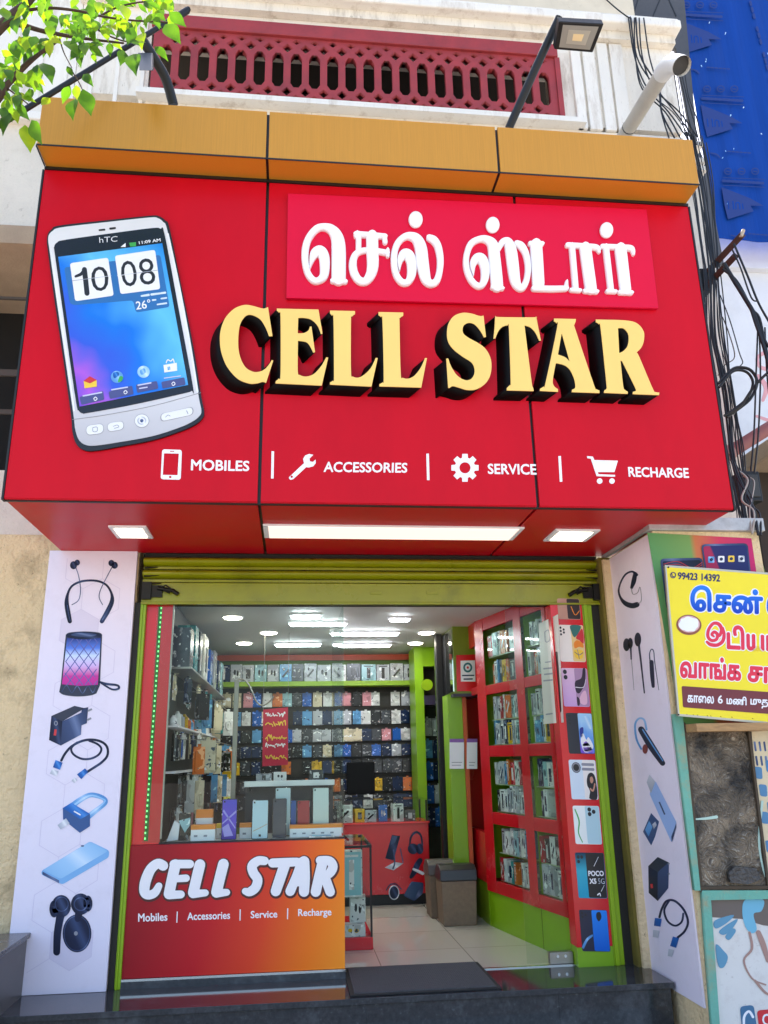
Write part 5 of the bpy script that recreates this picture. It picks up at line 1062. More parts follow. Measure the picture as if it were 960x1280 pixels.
# bins
def bin_(x0, x1, y0, y1, label, lidm):
    t = thing('litter_bin', label, 'bin', ((x0+x1)/2, (y0+y1)/2, FZ)); b = mat('speckled brown bin plastic', '#7d6a55', .6, var=.2, vs=30)
    cx, cy = (x0+x1)/2, (y0+y1)/2; L = []
    for z, k in ((FZ, .93), (FZ+.32, 1.0)): L.append([(cx+(x-cx)*k, cy+(y-cy)*k, z) for x, y in ((x0, y0), (x1, y0), (x1, y1), (x0, y1))])
    MB().add(L[0]+L[1], [(3, 2, 1, 0), (4, 5, 6, 7), (0, 1, 5, 4), (1, 2, 6, 5), (2, 3, 7, 6), (3, 0, 4, 7)]).build('body', b, t, .008)
    prof = [(y0-.005, FZ+.322), (y1+.005, FZ+.322), (y1+.005, FZ+.37), (cy+.05, FZ+.43), (cy-.06, FZ+.43), (y0+.01, FZ+.40)]
    MB().prism([(x0-.006, y, z) for y, z in prof], [(x1+.006, y, z) for y, z in prof]).build('lid', lidm, t, .006)
    return t
bin_(1.17, 1.45, 6.78, 7.05, 'square speckled brown bin with a sloping dark lid, the front one of two', mat('dark bin lid', '#2b2a2a', .35))
bin_(1.13, 1.4, 7.12, 7.38, 'square speckled brown bin standing behind the other bin near the red counter', mat('grey brown bin lid', '#57504a', .4))

# right wall display cabinet, set at a slight splay to the shop front
XW, YW0 = 1.765, 5.52
TH = math.atan2(1.765-1.50, 6.9-5.52); CT, SN = math.cos(TH), math.sin(TH); CO = Vector((XW, YW0, FZ))
def hw(px, py, d=0):
    c = Vector((px-PX0, py-PY0, FPX)); r = Vector((AX.dot(c), AY.dot(c), AZ.dot(c))); n = Vector((CT, SN, 0))
    return CAM+r*((CO-CAM).dot(n)/r.dot(n))+n*d
def cu(px, py): p = hw(px, py)-CO; return YW0+p.dot(Vector((-SN, CT, 0)))
def cz(px, py): return hw(px, py).z
def c2w(x, y, z): return Vector((XW+(x-XW)*CT-(y-YW0)*SN, YW0+(x-XW)*SN+(y-YW0)*CT, z))
CB = thing('wall_cabinet', 'red framed glass display cabinet along the right wall with a lime green base', 'cabinet', tuple(CO))
ya0, ya1 = cu(665.6, 1000), cu(655.5, 1000); ye0, yend = cu(613, 960), cu(602, 960); yfr = YW0
rails = [(cz(619, 1116), cz(619, 1101)), (cz(616, 1030), cz(616, 1015)), (cz(614, 946), cz(614, 932)), (cz(612, 868), cz(612, 856)), (2.2, 2.299)]
for z0, z1 in rails: bx('rail', REDIN, CB, XW, XW+.03, yfr, yend, z0, z1, bevel=.003)
for a, b in ((yfr, yfr+.05), (ya0, ya1), (ye0, yend)): bx('stile', REDIN, CB, XW-.004, XW-.0005, a, b, rails[0][0]+.001, 2.298, bevel=.002)
bx('base', LIMEIN, CB, XW+.012, XW+.3, yfr, yend, FZ, rails[0][0]-.001)
for y in (ya0, ya0-.42): bx('base_seam', mat('seam green', '#3f5808', .5), CB, XW+.0105, XW+.0118, y, y+.005, FZ+.002, rails[0][0]-.002)
bx('back', mat('cabinet back green', '#7f9f1a', .4), CB, XW+.27, XW+.3, yfr, yend, rails[0][1]+.001, 2.298)
for a, b in ((yend-.02, yend), (yfr, yfr+.012), (ya0+.01, ya0+.025)): bx('end_wall', LIMEIN, CB, XW+.031, XW+.2699, a, b, rails[0][1]+.001, 2.298)
MB().box(XW+.014, XW+.018, yfr+.01, yend-.01, rails[0][1]+.002, 2.199).build('glass', GLASSD, CB)
SHG = mat('green glass shelf', '#b8c9a0', .2)
random.seed(17); nb = 0
POSW = ['lowest', 'second', 'third', 'top']
CELLS = []
for ci in range(4):
    z0, z1 = rails[ci][1]+.003, rails[ci+1][0]; mid = (z0+z1)/2
    for bi, (b0, b1) in enumerate(((yfr+.05, ya0), (ya1+.005, ye0))):
        bx('shelf', SHG, CB, XW+.04, XW+.268, b0, b1, mid-.008, mid); bx('shelf', SHG, CB, XW+.04, XW+.268, b0, b1, z0, z0+.006)
        for si, zb2 in enumerate((z0+.0065, mid+.0005)):
            y = b0+.03; k = 0
            while True:
                wd = random.choice([.03, .035, .045, .05, .07, .085]); h = min(random.uniform(.15, .19), (z1-z0)/2-.014)
                if y+wd > b1-.01: break
                nm = random.choices(['pale teal', 'white', 'pale grey', 'light blue', 'orange', 'dark grey', 'navy blue', 'red', 'yellow', 'teal'], [3, 10, 7, 3, 2, 2, 2, 1.5, 1.5, 1])[0]
                if random.random() > .06:
                    acc = CM['navy blue'] if nm in ('pale teal', 'white', 'pale grey', 'light blue', 'yellow') else CM['white']
                    gadget_box('phone_box', wd, .09, h, tuple(c2w(XW+.07+random.uniform(0, .015), y+wd/2, zb2)), R_(-90)+TH+random.uniform(-.12, .12), CM[nm], CM[nm], acc,
                               '%s phone box, %s along %s shelf, %s cell of %s cabinet bay' % (nm, ORDN[min(k, 26)], ('lower', 'upper')[si], POSW[ci], ('front', 'rear')[bi]), 'box', 'phone boxes in the wall cabinet', nb)
                y += wd+.004; k += 1; nb += 1
CB.rotation_euler = (0, 0, TH)
# pale poster hung on the front bay
fW = lambda px, py, d=0: hw(px, py, d-.012)
pp = thing('cabinet_poster', 'pale poster with a slim dark phone picture on the upper front cabinet bay', 'poster', hw(690, 905))
poly('sheet', [(675, 780), (699, 768), (706, 903), (682, 905)], fW, .004, mat('poster paper', '#d9d6cd', .4), pp)
poly('phone_picture', rrect([(694, 816), (699, 814), (704, 890), (697, 893)], 2), fW, .001, K_, pp, d0=-.0015)
strokes('lettering', [[(684, 828, 1.5), (690, 827, 1.5)], [(682, 836, 2), (691, 835, 2)], [(683, 843, 2), (692, 842, 2)], [(682, 851, 2), (692, 850, 2)], [(685, 893, 2), (692, 892, 2)]], fW, .001, PGREY, pp, d0=-.0015)
strokes('emblem', [[(683, 790, 1), (684, 802, 1), (689, 800, 1), (688, 788, 1), (683, 790, 1)]], fW, .001, PGREY, pp, d0=-.0015)
# inner right: green column, red panel, overhead cabinet, black post
IC = thing('green_column', 'lime green column with two pale notices, behind the red cabinet', 'column', (1.42, 7.1, FZ))
xg0, xg1 = H(563, 960, 1, 7.1).x, H(581, 960, 1, 7.1).x
bx('shaft', LIMEIN, IC, xg0, xg1, 7.1, 7.35, FZ, 1.72); bx('trim', mat('orange trim', '#c2501e', .35), IC, xg1+.001, xg1+.035, 7.08, 7.35, FZ, 1.72)
fN = PY(7.1)
for a, b in ((562, 580), (583.5, 596.5)):
    n_ = poly('notice', [(a, 928), (b, 928), (b, 961), (a, 961)], PY(7.075), .004, PWHITE, IC); poly('notice_header', [(a, 923.5), (b, 923.5), (b, 928), (a, 928)], PY(7.075), .004, mat('purple header', '#8a5aa8', .4), IC)
    strokes('notice_lines', [[(a+3, 953, .8), (b-3, 953, .8)], [(a+3, 956.5, .8), (b-4, 956.5, .8)]], PY(7.075), .0006, PGREY, n_, d0=-.001)
OC = thing('overhead_cabinet', 'overhead green cabinet with mirrored side and a red payment notice, near the ceiling', 'cabinet', (1.5, 7.2, 1.72))
xo0, xo1 = H(567, 820, 1, 7.0).x, H(597, 820, 1, 7.0).x
bx('body', mat('olive green laminate', '#6f8210', .35), OC, xo0, xo1+.25, 7.0, 7.9, 1.72, 2.299); bx('mirror_side', mat('mirror', '#cfd6d2', .05, metal=1), OC, xo0-.012, xo0-.001, 7.02, 7.3, 1.74, 2.28); bx('dark_side', DARK, OC, xo0-.012, xo0-.001, 7.31, 7.88, 1.74, 2.28); bx('under_trim', mat('plum trim', '#2c2440', .4), OC, xo0-.02, xo1, 6.99, 7.9, 1.695, 1.719)
fO = PY(6.998)
rp_ = poly('red_notice', [(570, 819), (597, 818), (598, 864), (571, 864)], fO, .003, RED2, OC, d0=-.004); poly('notice_sheet', [(575.5, 826), (593.5, 825.5), (594, 852), (576, 852)], fO, .001, PWHITE, rp_, d0=-.0055)
poly('notice_ring', [ellipse(584.5, 834.5, 5.6, 6.2), ellipse(584.5, 834.5, 3.4, 3.8)], fO, .001, mat('notice teal', '#1f6a72', .4), rp_, d0=-.007); poly('notice_dot', ellipse(584.5, 834.5, 1.4, 1.6), fO, .001, PRED, rp_, d0=-.007)
strokes('notice_lines', [[(578, 844.5, 1.6), (592, 844.3, 1.6)], [(580, 849, 1.8), (590, 848.8, 1.8)]], fO, .001, NAVY, rp_, d0=-.007)
RPN = thing('red_partition', 'dark red framed partition panel between the green column and the cabinet', 'partition', (1.66, 7.0, FZ))
ce = c2w(XW, yend, 0)
bx('panel', REDIN, RPN, H(586, 960, 1, 7.3).x, 2.09, 7.36, 7.4, FZ, 2.299)
for z0, z1 in ((.25, .62), (1.70, 1.76), (2.1, 2.298)): bx('rail', REDIN, RPN, ce.x-.0, ce.x+.05, ce.y+.012, 7.35, z0, z1)
bx('kick_panel', LIMEIN, RPN, ce.x+.01, ce.x+.05, ce.y+.012, 7.35, FZ, .249)
BP = thing('black_post', 'tall black square post beside the green column near the back of the shop', 'post', (1.24, 7.5, FZ))
xp0, xp1 = H(548.5, 900, 1, 7.45).x, H(556, 900, 1, 7.45).x
bx('post', DARK, BP, xp0, xp1, 7.45, 7.55, FZ, 2.299, bevel=.003); bx('side_face', mat('dark reflective strip', '#2c3138', .1), BP, xp1+.001, xp1+.02, 7.46, 7.9, FZ, 2.2)
GC = thing('glass_cupboard', 'narrow glass fronted cupboard with hanging packs between the back wall and the black post', 'cupboard', (1.5, 8.4, FZ))
xq0, xq1 = H(531, 900, 1, 8.35).x, H(549, 900, 1, 8.35).x
bx('green_side', LIMEIN, GC, xq0-.09, xq0-.001, 8.35, 8.75, FZ, 2.299); bx('header', mat('plum trim', '#2c2440', .4), GC, xq0, xq1+.2, 8.34, 8.6, H(540, 881, 1, 8.34).z, H(540, 869, 1, 8.34).z); bx('back', WDK, GC, xq0, xq1+.3, 8.62, 8.66, FZ, 2.299); bx('green_top', LIMEIN, GC, xq0, xq1+.2, 8.36, 8.6, 2.1, 2.299)
MB().box(xq0, xq1+.2, 8.345, 8.35, FZ, H(540, 882, 1, 8.34).z).build('glass', GLASSD, GC)
for r in range(5):
    for k in range(3): pack(random.choice([0, 2, 3, 5, 8, 10]), (xq0+.06+k*.1, 8.58, .62+r*.22), 0, '%s %s, '+ORDN[k]+' from left, '+ORDN[4-r]+' row of narrow cupboard', 'packs in the narrow cupboard')
t = poly('round_fan_cover', [ellipse(534, 856, 7, 7)], PY(8.30), .03, LIME); tag(t, 'round lime green disc mounted near the end of the lime back shelf', 'disc')

# goods in the display window
zd = zt_+.0025
fD = lambda y: PY(y)
def phone(px0, py0, px1, py1, y, body, label, group='phones standing in the window', art=None, lens_=True):
    a, b = H(px0, py1, 1, y), H(px1, py0, 1, y); h = b.z-zd; x0, x1 = a.x, b.x
    t = thing('display_phone', label, 'phone', ((x0+x1)/2, y, zd), group)
    q = rrect([(x0, zd), (x1, zd), (x1, zd+h), (x0, zd+h)], .008, 3)
    MB().prism([(p[0], y, p[1]) for p in q], [(p[0], y+.009, p[1]) for p in q]).build('frame', CM['black'], t)
    q = rrect([(x0+.004, zd+.004), (x1-.004, zd+.004), (x1-.004, zd+h-.004), (x0+.004, zd+h-.004)], .006, 3)
    MB().prism([(p[0], y-.0012, p[1]) for p in q], [(p[0], y-.0002, p[1]) for p in q]).build('back_cover', body, t)
    if lens_: 
        mb = MB()
        for dz in (0,): mb.prism([(x0+.016+.006*math.cos(k*.785), y-.0025, zd+h-.016+.006*math.sin(k*.785)) for k in range(8)], [(x0+.016+.006*math.cos(k*.785), y-.0014, zd+h-.016+.006*math.sin(k*.785)) for k in range(8)])
        mb.build('lens', CM['black'], t)
    if art: art(t, x0, x1, zd, h, y)
    MB().box((x0+x1)/2-.02, (x0+x1)/2+.02, y+.01, y+.06, zd, zd+.03).build('stand', mat('clear stand', '#aeb8b8', .15), t)
    return t
def ray_art(t, x0, x1, z, h, y):
    mb = MB(); cx = x0+(x1-x0)*.45
    for q in ([(x0+.006, z+h*.42), (x1-.006, z+h*.72), (x1-.006, z+h*.66), (x0+.006, z+h*.38)], [(x0+.012, z+h*.75), (x1-.008, z+h*.3), (x1-.008, z+h*.26), (x0+.006, z+h*.7)], [(x0+.006, z+h*.3), (cx, z+h*.4), (x1-.02, z+h*.1), (x0+.02, z+h*.08)]): mb.prism([(a, y-.002, b) for a, b in q], [(a, y-.0013, b) for a, b in q])
    mb.build('art', mat('lilac art', '#a89be8', .3), t)
def line_art(t, x0, x1, z, h, y):
    MB().tube(catmull([(x0+.008, y-.0018, z+h*.2), (x0+(x1-x0)*.5, y-.0018, z+h*.28), (x1-.006, y-.0018, z+h*.38)], 4), .0016, 6).build('art', mat('amber art', '#c98a2e', .3), t)
    MB().box((x0+x1)/2-.007, (x0+x1)/2+.007, y-.0022, y-.0013, z+h*.06, z+h*.12).build('badge', CM['black'], t)
phone(276, 998.5, 297, 1049, 5.56, ramp_mat('phone violet', [(0, '#3a2a90'), (.5, '#6a4fd0'), (1, '#5a55c8')], (.2, 0, .8), .15), 'violet phone with rays on its back, tallest at the left of the window row', art=ray_art)
phone(314, 999.5, 336, 1049, 5.56, mat('phone ice', '#bcd8e2', .15), 'ice blue phone with an amber streak in the window row', art=line_art)
phone(340, 998, 358.5, 1048, 5.58, mat('phone graphite', '#3a4050', .15), 'graphite phone right beside the ice blue phone in the window')
phone(343, 984, 364, 1040, 5.72, mat('phone pale mint', '#b9d3d6', .15), 'pale mint phone behind the graphite phone in the window')
phone(371, 1000, 387.5, 1040, 5.70, mat('phone crimson', '#a5172e', .15), 'crimson phone behind the long white and yellow box in the window')
phone(390.5, 984, 411.5, 1040, 5.71, mat('phone mint white', '#c9dcd6', .15), 'tall mint white phone near the right edge of the window')
phone(360, 1000, 371, 1040, 5.73, CM['bright blue'], 'small bright blue phone between the graphite and crimson phones')
def carton(px0, py0, px1, py1, y, d, m, band, label, rz=0):
    a, b = H(px0, py1, 1, y), H(px1, py0, 1, y); t = thing('carton', label, 'box', ((a.x+b.x)/2, y+d/2, zd), None); h = b.z-zd
    bx('body', m, t, a.x, b.x, y, y+d, zd, zd+h, bevel=.002)
    if band: bx('band', band, t, a.x-.0008, b.x+.0008, y-.001, y+d+.0008, zd+h*.72, zd+h+.001)
    mb = MB(); 
    for k in range(max(2, int((b.x-a.x)/.06))): x = a.x+.02+k*.06; mb.box(x, x+.022, y-.0012, y-.0003, zd+h*.25, zd+h*.38)
    mb.build('marking', PGREY, t)
carton(362, 1030, 427, 1049, 5.60, .09, PWHITE, PORANGE, 'long white carton with a yellow orange edge along the window front')
carton(238, 1031, 269, 1051, 5.55, .08, PWHITE, PORANGE, 'small white carton with an orange lid edge left of the violet phone')
carton(244, 1012, 266, 1046, 5.68, .07, PWHITE, PORANGE, 'upright white carton with an orange top behind the small carton')
carton(270, 1030, 277, 1050, 5.66, .06, PWHITE, PYEL, 'slim white carton tucked behind the violet phone')
carton(299, 1029, 316, 1050, 5.64, .06, PWHITE, PORANGE, 'white carton between the violet and ice blue phones')
t = thing('carton', 'white wedge shaped stand at the far left of the window shelf', 'stand', H(215, 1052, 1, 5.6))
poly('wedge', [(208, 1052), (222, 1050), (224, 1030), (218, 1026)], PY(5.56), .07, PWHITE, t)
t = thing('display_phone', 'dark phone leaning with a painted pale reflection beside the white wedge', 'phone', H(230, 1052, 1, 5.6))
poly('frame', rrect([(222, 1051), (236, 1050), (239, 1018), (224, 1016)], 2.5), PY(5.6), .01, CM['black'], t); poly('painted_reflection', [(223, 1026), (238, 1022), (237, 1032), (231, 1041)], PY(5.598), .001, CM['pale teal'], t)  # pale polygon is a reflection put on as colour
t = thing('flat_pack', 'flat pale blue and white pack lying at the right front of the window shelf', 'pack', H(402, 1051, 1, 5.5))
a, b = H(386, 1050, 1, 5.5), H(418, 1044, 1, 5.5); bx('sleeve', CM['white'], t, a.x, b.x, 5.5, 5.58, zd, zd+.012, bevel=.003); bx('label', CM['light blue'], t, a.x+.02, b.x-.02, 5.51, 5.57, zd+.0125, zd+.0135)
# second tier glass shelf with a bright steel lip, dark board below
TS = thing('tier_shelf', 'raised glass shelf with a bright steel front lip behind the window phones', 'shelf', H(370, 1030, 1, 6.0))
u, v = H(305, 984, 1, 6.0), H(430, 974, 1, 6.0)
bx('lip', mat('bright steel lip', '#cfd6da', .3, metal=.4), TS, u.x, .30, 6.0, 6.012, u.z, v.z, bevel=.003); bx('glass', GLASSD, TS, u.x, .30, 6.013, 6.3, v.z-.012, v.z-.004); bx('board', mat('charcoal board', '#34363c', .4), TS, u.x, .30, 6.2, 6.22, zd-.7, v.z-.013)
for x in (u.x+.03, .27): bx('bracket', DARK, TS, x-.01, x+.01, 6.02, 6.19, u.z-.03, u.z-.001)
for k, (px, wd, h, nm) in enumerate(((330, .11, .05, 'pale grey'), (350, .09, .06, 'white'), (395, .1, .07, 'dark grey'))):
    x = H(px, 974, 1, 6.1).x; gadget_box('tier_box', wd, .1, h, (x, 6.12, v.z-.0035), 0, CM[nm], CM[nm], CM['dark grey' if nm != 'dark grey' else 'white'], '%s low box, %s from the left on the raised glass shelf' % (nm, ORDN[k]), 'box', 'boxes on the raised shelf', k)
# white lip shelf at left

# ================================================================== YELLOW SIGN, LAMPS, PIPES, CABLES, TARP, TREE
YY = 4.5
fY = PY(YY); Z9 = zoomed(fY, 4.571, 820, 640)
YS_ = thing('yellow_sign', 'tilted yellow metal sign with blue and red lettering hung on the pillar', 'sign', H(940, 893, 1, YY))
q = [(832, 707.5), (1060, 724.5), (1076, 914), (848.5, 893.5)]
poly('plate', q, fY, .018, mat('yellow enamel', '#f2dc1c', .4, var=.05, vs=3, stain='#a3862a', stain_amt=.05, stain_scale=5), YS_)
poly('edge', [[(831, 706.3), (1061, 723.4), (1077, 915.2), (847.6, 895)], [(833, 708.8), (1059, 725.6), (1075, 912.8), (849.4, 892.4)]], fY, .022, mat('sign rim', '#b9b4a4', .4, metal=.4), YS_, d0=-.002)
NV = mat('sign navy', '#1a1a5c', .4); SBL = ramp_mat('sign blue', [(0, '#0a3ab4'), (1, '#2a80e6')], (0, 0, 1), .4); SRD = mat('sign red', '#e02045', .4); SMR = mat('sign maroon', '#6d1f2b', .4)
def word(body, quad, m, name='lettering', out=.03):
    o = text(name, body, quad, Z9, .001, m, YS_, bold=.042, d0=-.003)
    L = [Vector(p) for p in quad]; c = sum(L, Vector((0, 0)))/4
    w_, h_ = (L[1]-L[0]).length, (L[3]-L[0]).length; ex = 5.0
    qq = [(L[0].x-ex, L[0].y-ex), (L[1].x+ex, L[1].y-ex), (L[2].x+ex, L[2].y+ex), (L[3].x-ex, L[3].y+ex)]
    text('lettering_outline', body, qq, Z9, .001, PWHITE, YS_, bold=.10, d0=-.0015)
poly('phone_mark', [ellipse(97, 361, 17, 18), ellipse(97, 361, 12, 13)], Z9, .001, NV, YS_, d0=-.002); strokes('phone_mark', [[(90, 352, 5), (93, 366, 5), (104, 370, 5)]], Z9, .001, NV, YS_, d0=-.002)
text('phone_number', '99423 14392', [(124, 343), (366, 357), (366, 399), (124, 385)], Z9, .001, NV, YS_, bold=.03, d0=-.002)
word('\u0bc6\u0b9a\u0ba9\u0bcd', [(195, 415), (610, 440), (612, 588), (195, 568)], SBL); word('\u0bc8', [(632, 466), (760, 476), (760, 600), (632, 590)], SBL)
ii = [[(330, 712, 10), (318, 700, 16), (332, 686, 18), (350, 700, 18), (344, 728, 18), (316, 734, 18), (296, 712, 18), (300, 672, 18), (326, 638, 18), (356, 640, 20), (374, 668, 20), (366, 700, 18), (352, 712, 16)], [(290, 742, 14), (312, 758, 20), (350, 760, 20), (380, 738, 20), (388, 700, 18), (380, 664, 16)]]
strokes('lettering', ii, Z9, .0012, SRD, YS_, d0=-.003); link('lettering_outline', strokes_mesh(ii, Z9, .0008, d0=-.0012, wadd=12), PWHITE, YS_)
word('\u0b9f\u0bbf\u0baf\u0bbe', [(402, 642), (700, 668), (702, 800), (404, 786)], SRD)
word('\u0bb5\u0bbe\u0b99\u0bcd\u0b95', [(136, 815), (484, 838), (486, 968), (136, 948)], SRD); word('\u0b9a\u0bbe', [(522, 878), (690, 890), (690, 988), (522, 970)], SRD)
poly('maroon_band', rrect([(146, 994), (1100, 1060), (1104, 1190), (154, 1116)], 10), Z9, .001, SMR, YS_, d0=-.0018)
for bd, qd in (('\u0b95\u0bbe\u0bb2\u0bc8', 0), ):
    pass
text('lettering', '\u0b95\u0bbe\u0bc8\u0bb2', [(178, 1042), (330, 1052), (330, 1096), (178, 1088)], Z9, .001, PWHITE, YS_, bold=.03, d0=-.003)
text('lettering', '6', [(352, 1046), (380, 1048), (380, 1096), (352, 1094)], Z9, .001, PWHITE, YS_, bold=.02, d0=-.003)
text('lettering', '\u0bae\u0ba3\u0bbf', [(402, 1048), (516, 1056), (516, 1106), (402, 1098)], Z9, .001, PWHITE, YS_, bold=.03, d0=-.003)
text('lettering', '\u0bae\u0bc1\u0ba4', [(538, 1066), (640, 1072), (640, 1126), (538, 1118)], Z9, .001, PWHITE, YS_, bold=.03, d0=-.003)
poly('plate_picture', ellipse(187, 645, 72, 58, 32, .08), Z9, .001, mat('plate brown', '#8a4a34', .4), YS_, d0=-.002); poly('plate_picture', ellipse(187, 641, 62, 48, 32, .08), Z9, .001, mat('plate pink', '#d9a8a8', .4), YS_, d0=-.0032)
random.seed(4); poly('noodles_picture', outline([(187+58*math.cos(a)*random.uniform(.86, 1.05), 642+45*math.sin(a)*random.uniform(.86, 1.05)) for a in [k*math.pi/9 for k in range(18)]]), Z9, .001, PWHITE, YS_, d0=-.0044)
for x, y in ((70, 316), (128, 1158)): poly('screw', ellipse(x, y, 5, 5), Z9, .002, DARK, YS_, d0=-.0025)
strokes('rust_speck', [[(x, 1146+x*.06, 5), (x+4, 1148+x*.06, 4)] for x in (175, 212, 236, 292, 312, 368, 432, 550)], Z9, .0005, mat('rust specks', '#9a7a1c', .7), YS_, d0=-.001)
for x in (2.3, 2.75): MB().tube([(x, YY+.018, 1.9), (x, PYF, 1.9)], .012, 8).build('hanger', DARK, YS_)

# floodlights
fr_ = thing('floodlight', 'square floodlight with a pale lens on a long straight arm above the gold cap', 'floodlight', (1.3, 4.15, 5.01))
p0, p1 = H(636, 157, 1, 4.16), H(699, 22, 1, 3.86)
MB().tube([p0-Vector((0, 0, .02)), p0.lerp(p1, .5), p1], .027, 10).build('arm', DARK, fr_); MB().box(p0.x-.06, p0.x+.06, 4.1, 4.2, 5.0125, 5.03).build('base_plate', DARK, fr_, .003)
Lc = [H(699, 27, 1, 3.74), H(755, 30, 1, 3.74), H(741, 66, 1, 3.90), H(693, 62, 1, 3.90)]
nrm = (Lc[1]-Lc[0]).cross(Lc[3]-Lc[0]).normalized(); nrm = nrm if nrm.dot(CAM-Lc[0]) > 0 else -nrm
MB().prism(Lc, [v-nrm*.06 for v in Lc]).build('housing', DARK, fr_, .006)
cc = sum(Lc, Vector())/4; sh = lambda k, d: [cc+(v-cc)*k+nrm*d for v in Lc]
MB().prism(sh(.8, .002), sh(.8, .0005)).build('lens', mat('floodlight lens', '#8d8b86', .25), fr_); MB().prism(sh(.5, .0035), sh(.5, .0025)).build('reflector', mat('floodlight reflector', '#a39f96', .35), fr_); MB().prism(sh(.24, .005), sh(.24, .004)).build('led_chip', mat('led chip', '#dcc69c', .4), fr_)
fl_ = thing('floodlight', 'dark floodlight on a bent arm half hidden by leaves above the gold cap', 'floodlight', (-.9, 4.15, 5.01))
q0, q1, q2, q3 = H(217, 128, 1, 4.15), H(207, 98, 1, 4.08), H(192, 72, 1, 4.0), H(178, 50, 1, 3.95)
MB().tube(catmull([tuple(v) for v in (q0-Vector((0, 0, .02)), q1, q2, q3)], 5), [.032]*8+[.028]*8, 10).build('arm', DARK, fl_) if False else MB().tube(catmull([tuple(v) for v in (q0-Vector((0, 0, .02)), q1, q2, q3)], 5), .03, 10).build('arm', DARK, fl_)
Lc = [H(172, 66, 1, 3.95), H(190, 66, 1, 3.95), H(190, 88, 1, 3.85), H(174, 88, 1, 3.85)]; MB().prism(Lc, [v+Vector((0, .05, .05)) for v in Lc]).build('housing', mat('grey floodlight', '#4a4b50', .4), fl_, .004)
po = thing('black_pole', 'long straight black pole slanting up behind the leaves at the top left', 'pole', H(0, 158, 1, 3.75))
a, b = H(-60, 193, 1, 3.7), H(236, 11, 1, 4.1); MB().tube([a, a.lerp(b, .5), b], .016, 10).build('pole', DARK, po); MB().tube([H(212, 27, 1, 4.06), H(234, 13, 1, 4.1)], .022, 10).build('clamp', DARK, po)
# pvc pipe
pv = thing('drain_pipe', 'grey white plastic pipe with a down turned elbow sticking out above the gold cap', 'pipe', H(785, 170, 1, 5.3))
A0, A1, A2, A3 = H(768, 190, 1, 5.38), H(828, 92, 1, 4.2), H(836, 76, 1, 3.98), H(848, 78, 1, 3.9)
rr = .056
MB().tube([A0, A0.lerp(A1, .5), A1], rr, 20).build('pipe', PVC, pv)
dirp = (A1-A0).normalized(); e0 = A1; dn = (Vector((.1, -.55, -.85))).normalized()
arc = []; 
for k in range(9):
    t = k/8; p = e0*(1-t)**2+(e0+dirp*.17)*2*t*(1-t)+(e0+dirp*.17+dn*.17)*t*t; arc.append(p)
MB().tube(arc, rr*1.12, 20, caps=False).build('elbow', mat('white pvc', '#dedbd5', .35), pv); e_ = arc[-1]
MB().tube([e_-dn*.035, e_-dn*.034], rr*1.09, 20).build('opening', mat('painted pipe shade', '#3b3a3a', .7), pv); MB().tube([e_-dn*.006, e_+dn*.001], rr*1.13, 20, caps=False).build('rim', PVC, pv)  # dark disc stands in for the shade inside the elbow
MB().tube([A0.lerp(A1, .36), A0.lerp(A1, .37)], rr*1.03, 20).build('band', DARK, pv)

# dark sheet and blue tarpaulin
ds = thing('dark_sheet', 'dark grey slate sheet sloping above the white cornice, behind the cables at top right', 'sheet', H(810, 40, 1, 6.2))
poly('sheet', [(762, 25), (775, -60), (850, -60), (872, 180), (880, 200), (905, 330), (895, 330), (845, 60)], PY(6.2), .05, mat('slate sheet', '#4a4b4f', .6, var=.3, vs=6, stain='#222326', stain_amt=.6), ds)
strokes('seam', [[(790, 25, 1.5), (800, -10, 1.5)], [(812, 30, 1.5), (828, -8, 1.5)], [(845, 20, 1.5), (836, 0, 1.5)]], PY(6.2), .01, BLACK, ds, d0=-.004)
TY = 6.6
tp = thing('blue_tarpaulin', 'bright blue printed tarpaulin hanging at the top right with faint navy motifs', 'tarpaulin', H(910, 300, 1, TY))
tarp = mat('blue tarpaulin', '#083f96', .6, spec=.15, var=.15, vs=1.5, stretch=(6, 6, .5), bump=.35, bs=2.2)
mb = MB(); x0, x1 = H(900, 300, 1, TY).x, H(1100, 300, 1, TY).x; z0, z1 = H(930, 298, 1, TY).z, H(930, -90, 1, TY).z; xtl = H(842, -60, 1, TY).x; n = 40
wv = lambda x: .010*math.sin(x*7)+.005*math.sin(x*23+1)
for k in range(n):
    xa_, xb_ = [x0-.02+(x1-x0+.02)*(k+j)/n for j in (0, 1)]
    mb.add([(xa_, TY+.03+wv(xa_), z0), (xb_, TY+.03+wv(xb_), z0), (xb_, TY+.03+wv(xb_), z1), (xa_, TY+.03+wv(xa_), z1)], [(0, 1, 2, 3)], 0, True)
    mb.add([(xa_, TY+.036+wv(xa_), z0), (xb_, TY+.036+wv(xb_), z0), (xb_, TY+.036+wv(xb_), z1), (xa_, TY+.036+wv(xa_), z1)], [(3, 2, 1, 0)], 0, True)
mb.build('sheet', tarp, tp)
TN = mat('tarpaulin navy print', '#082c78', .5); fT = PY(TY)
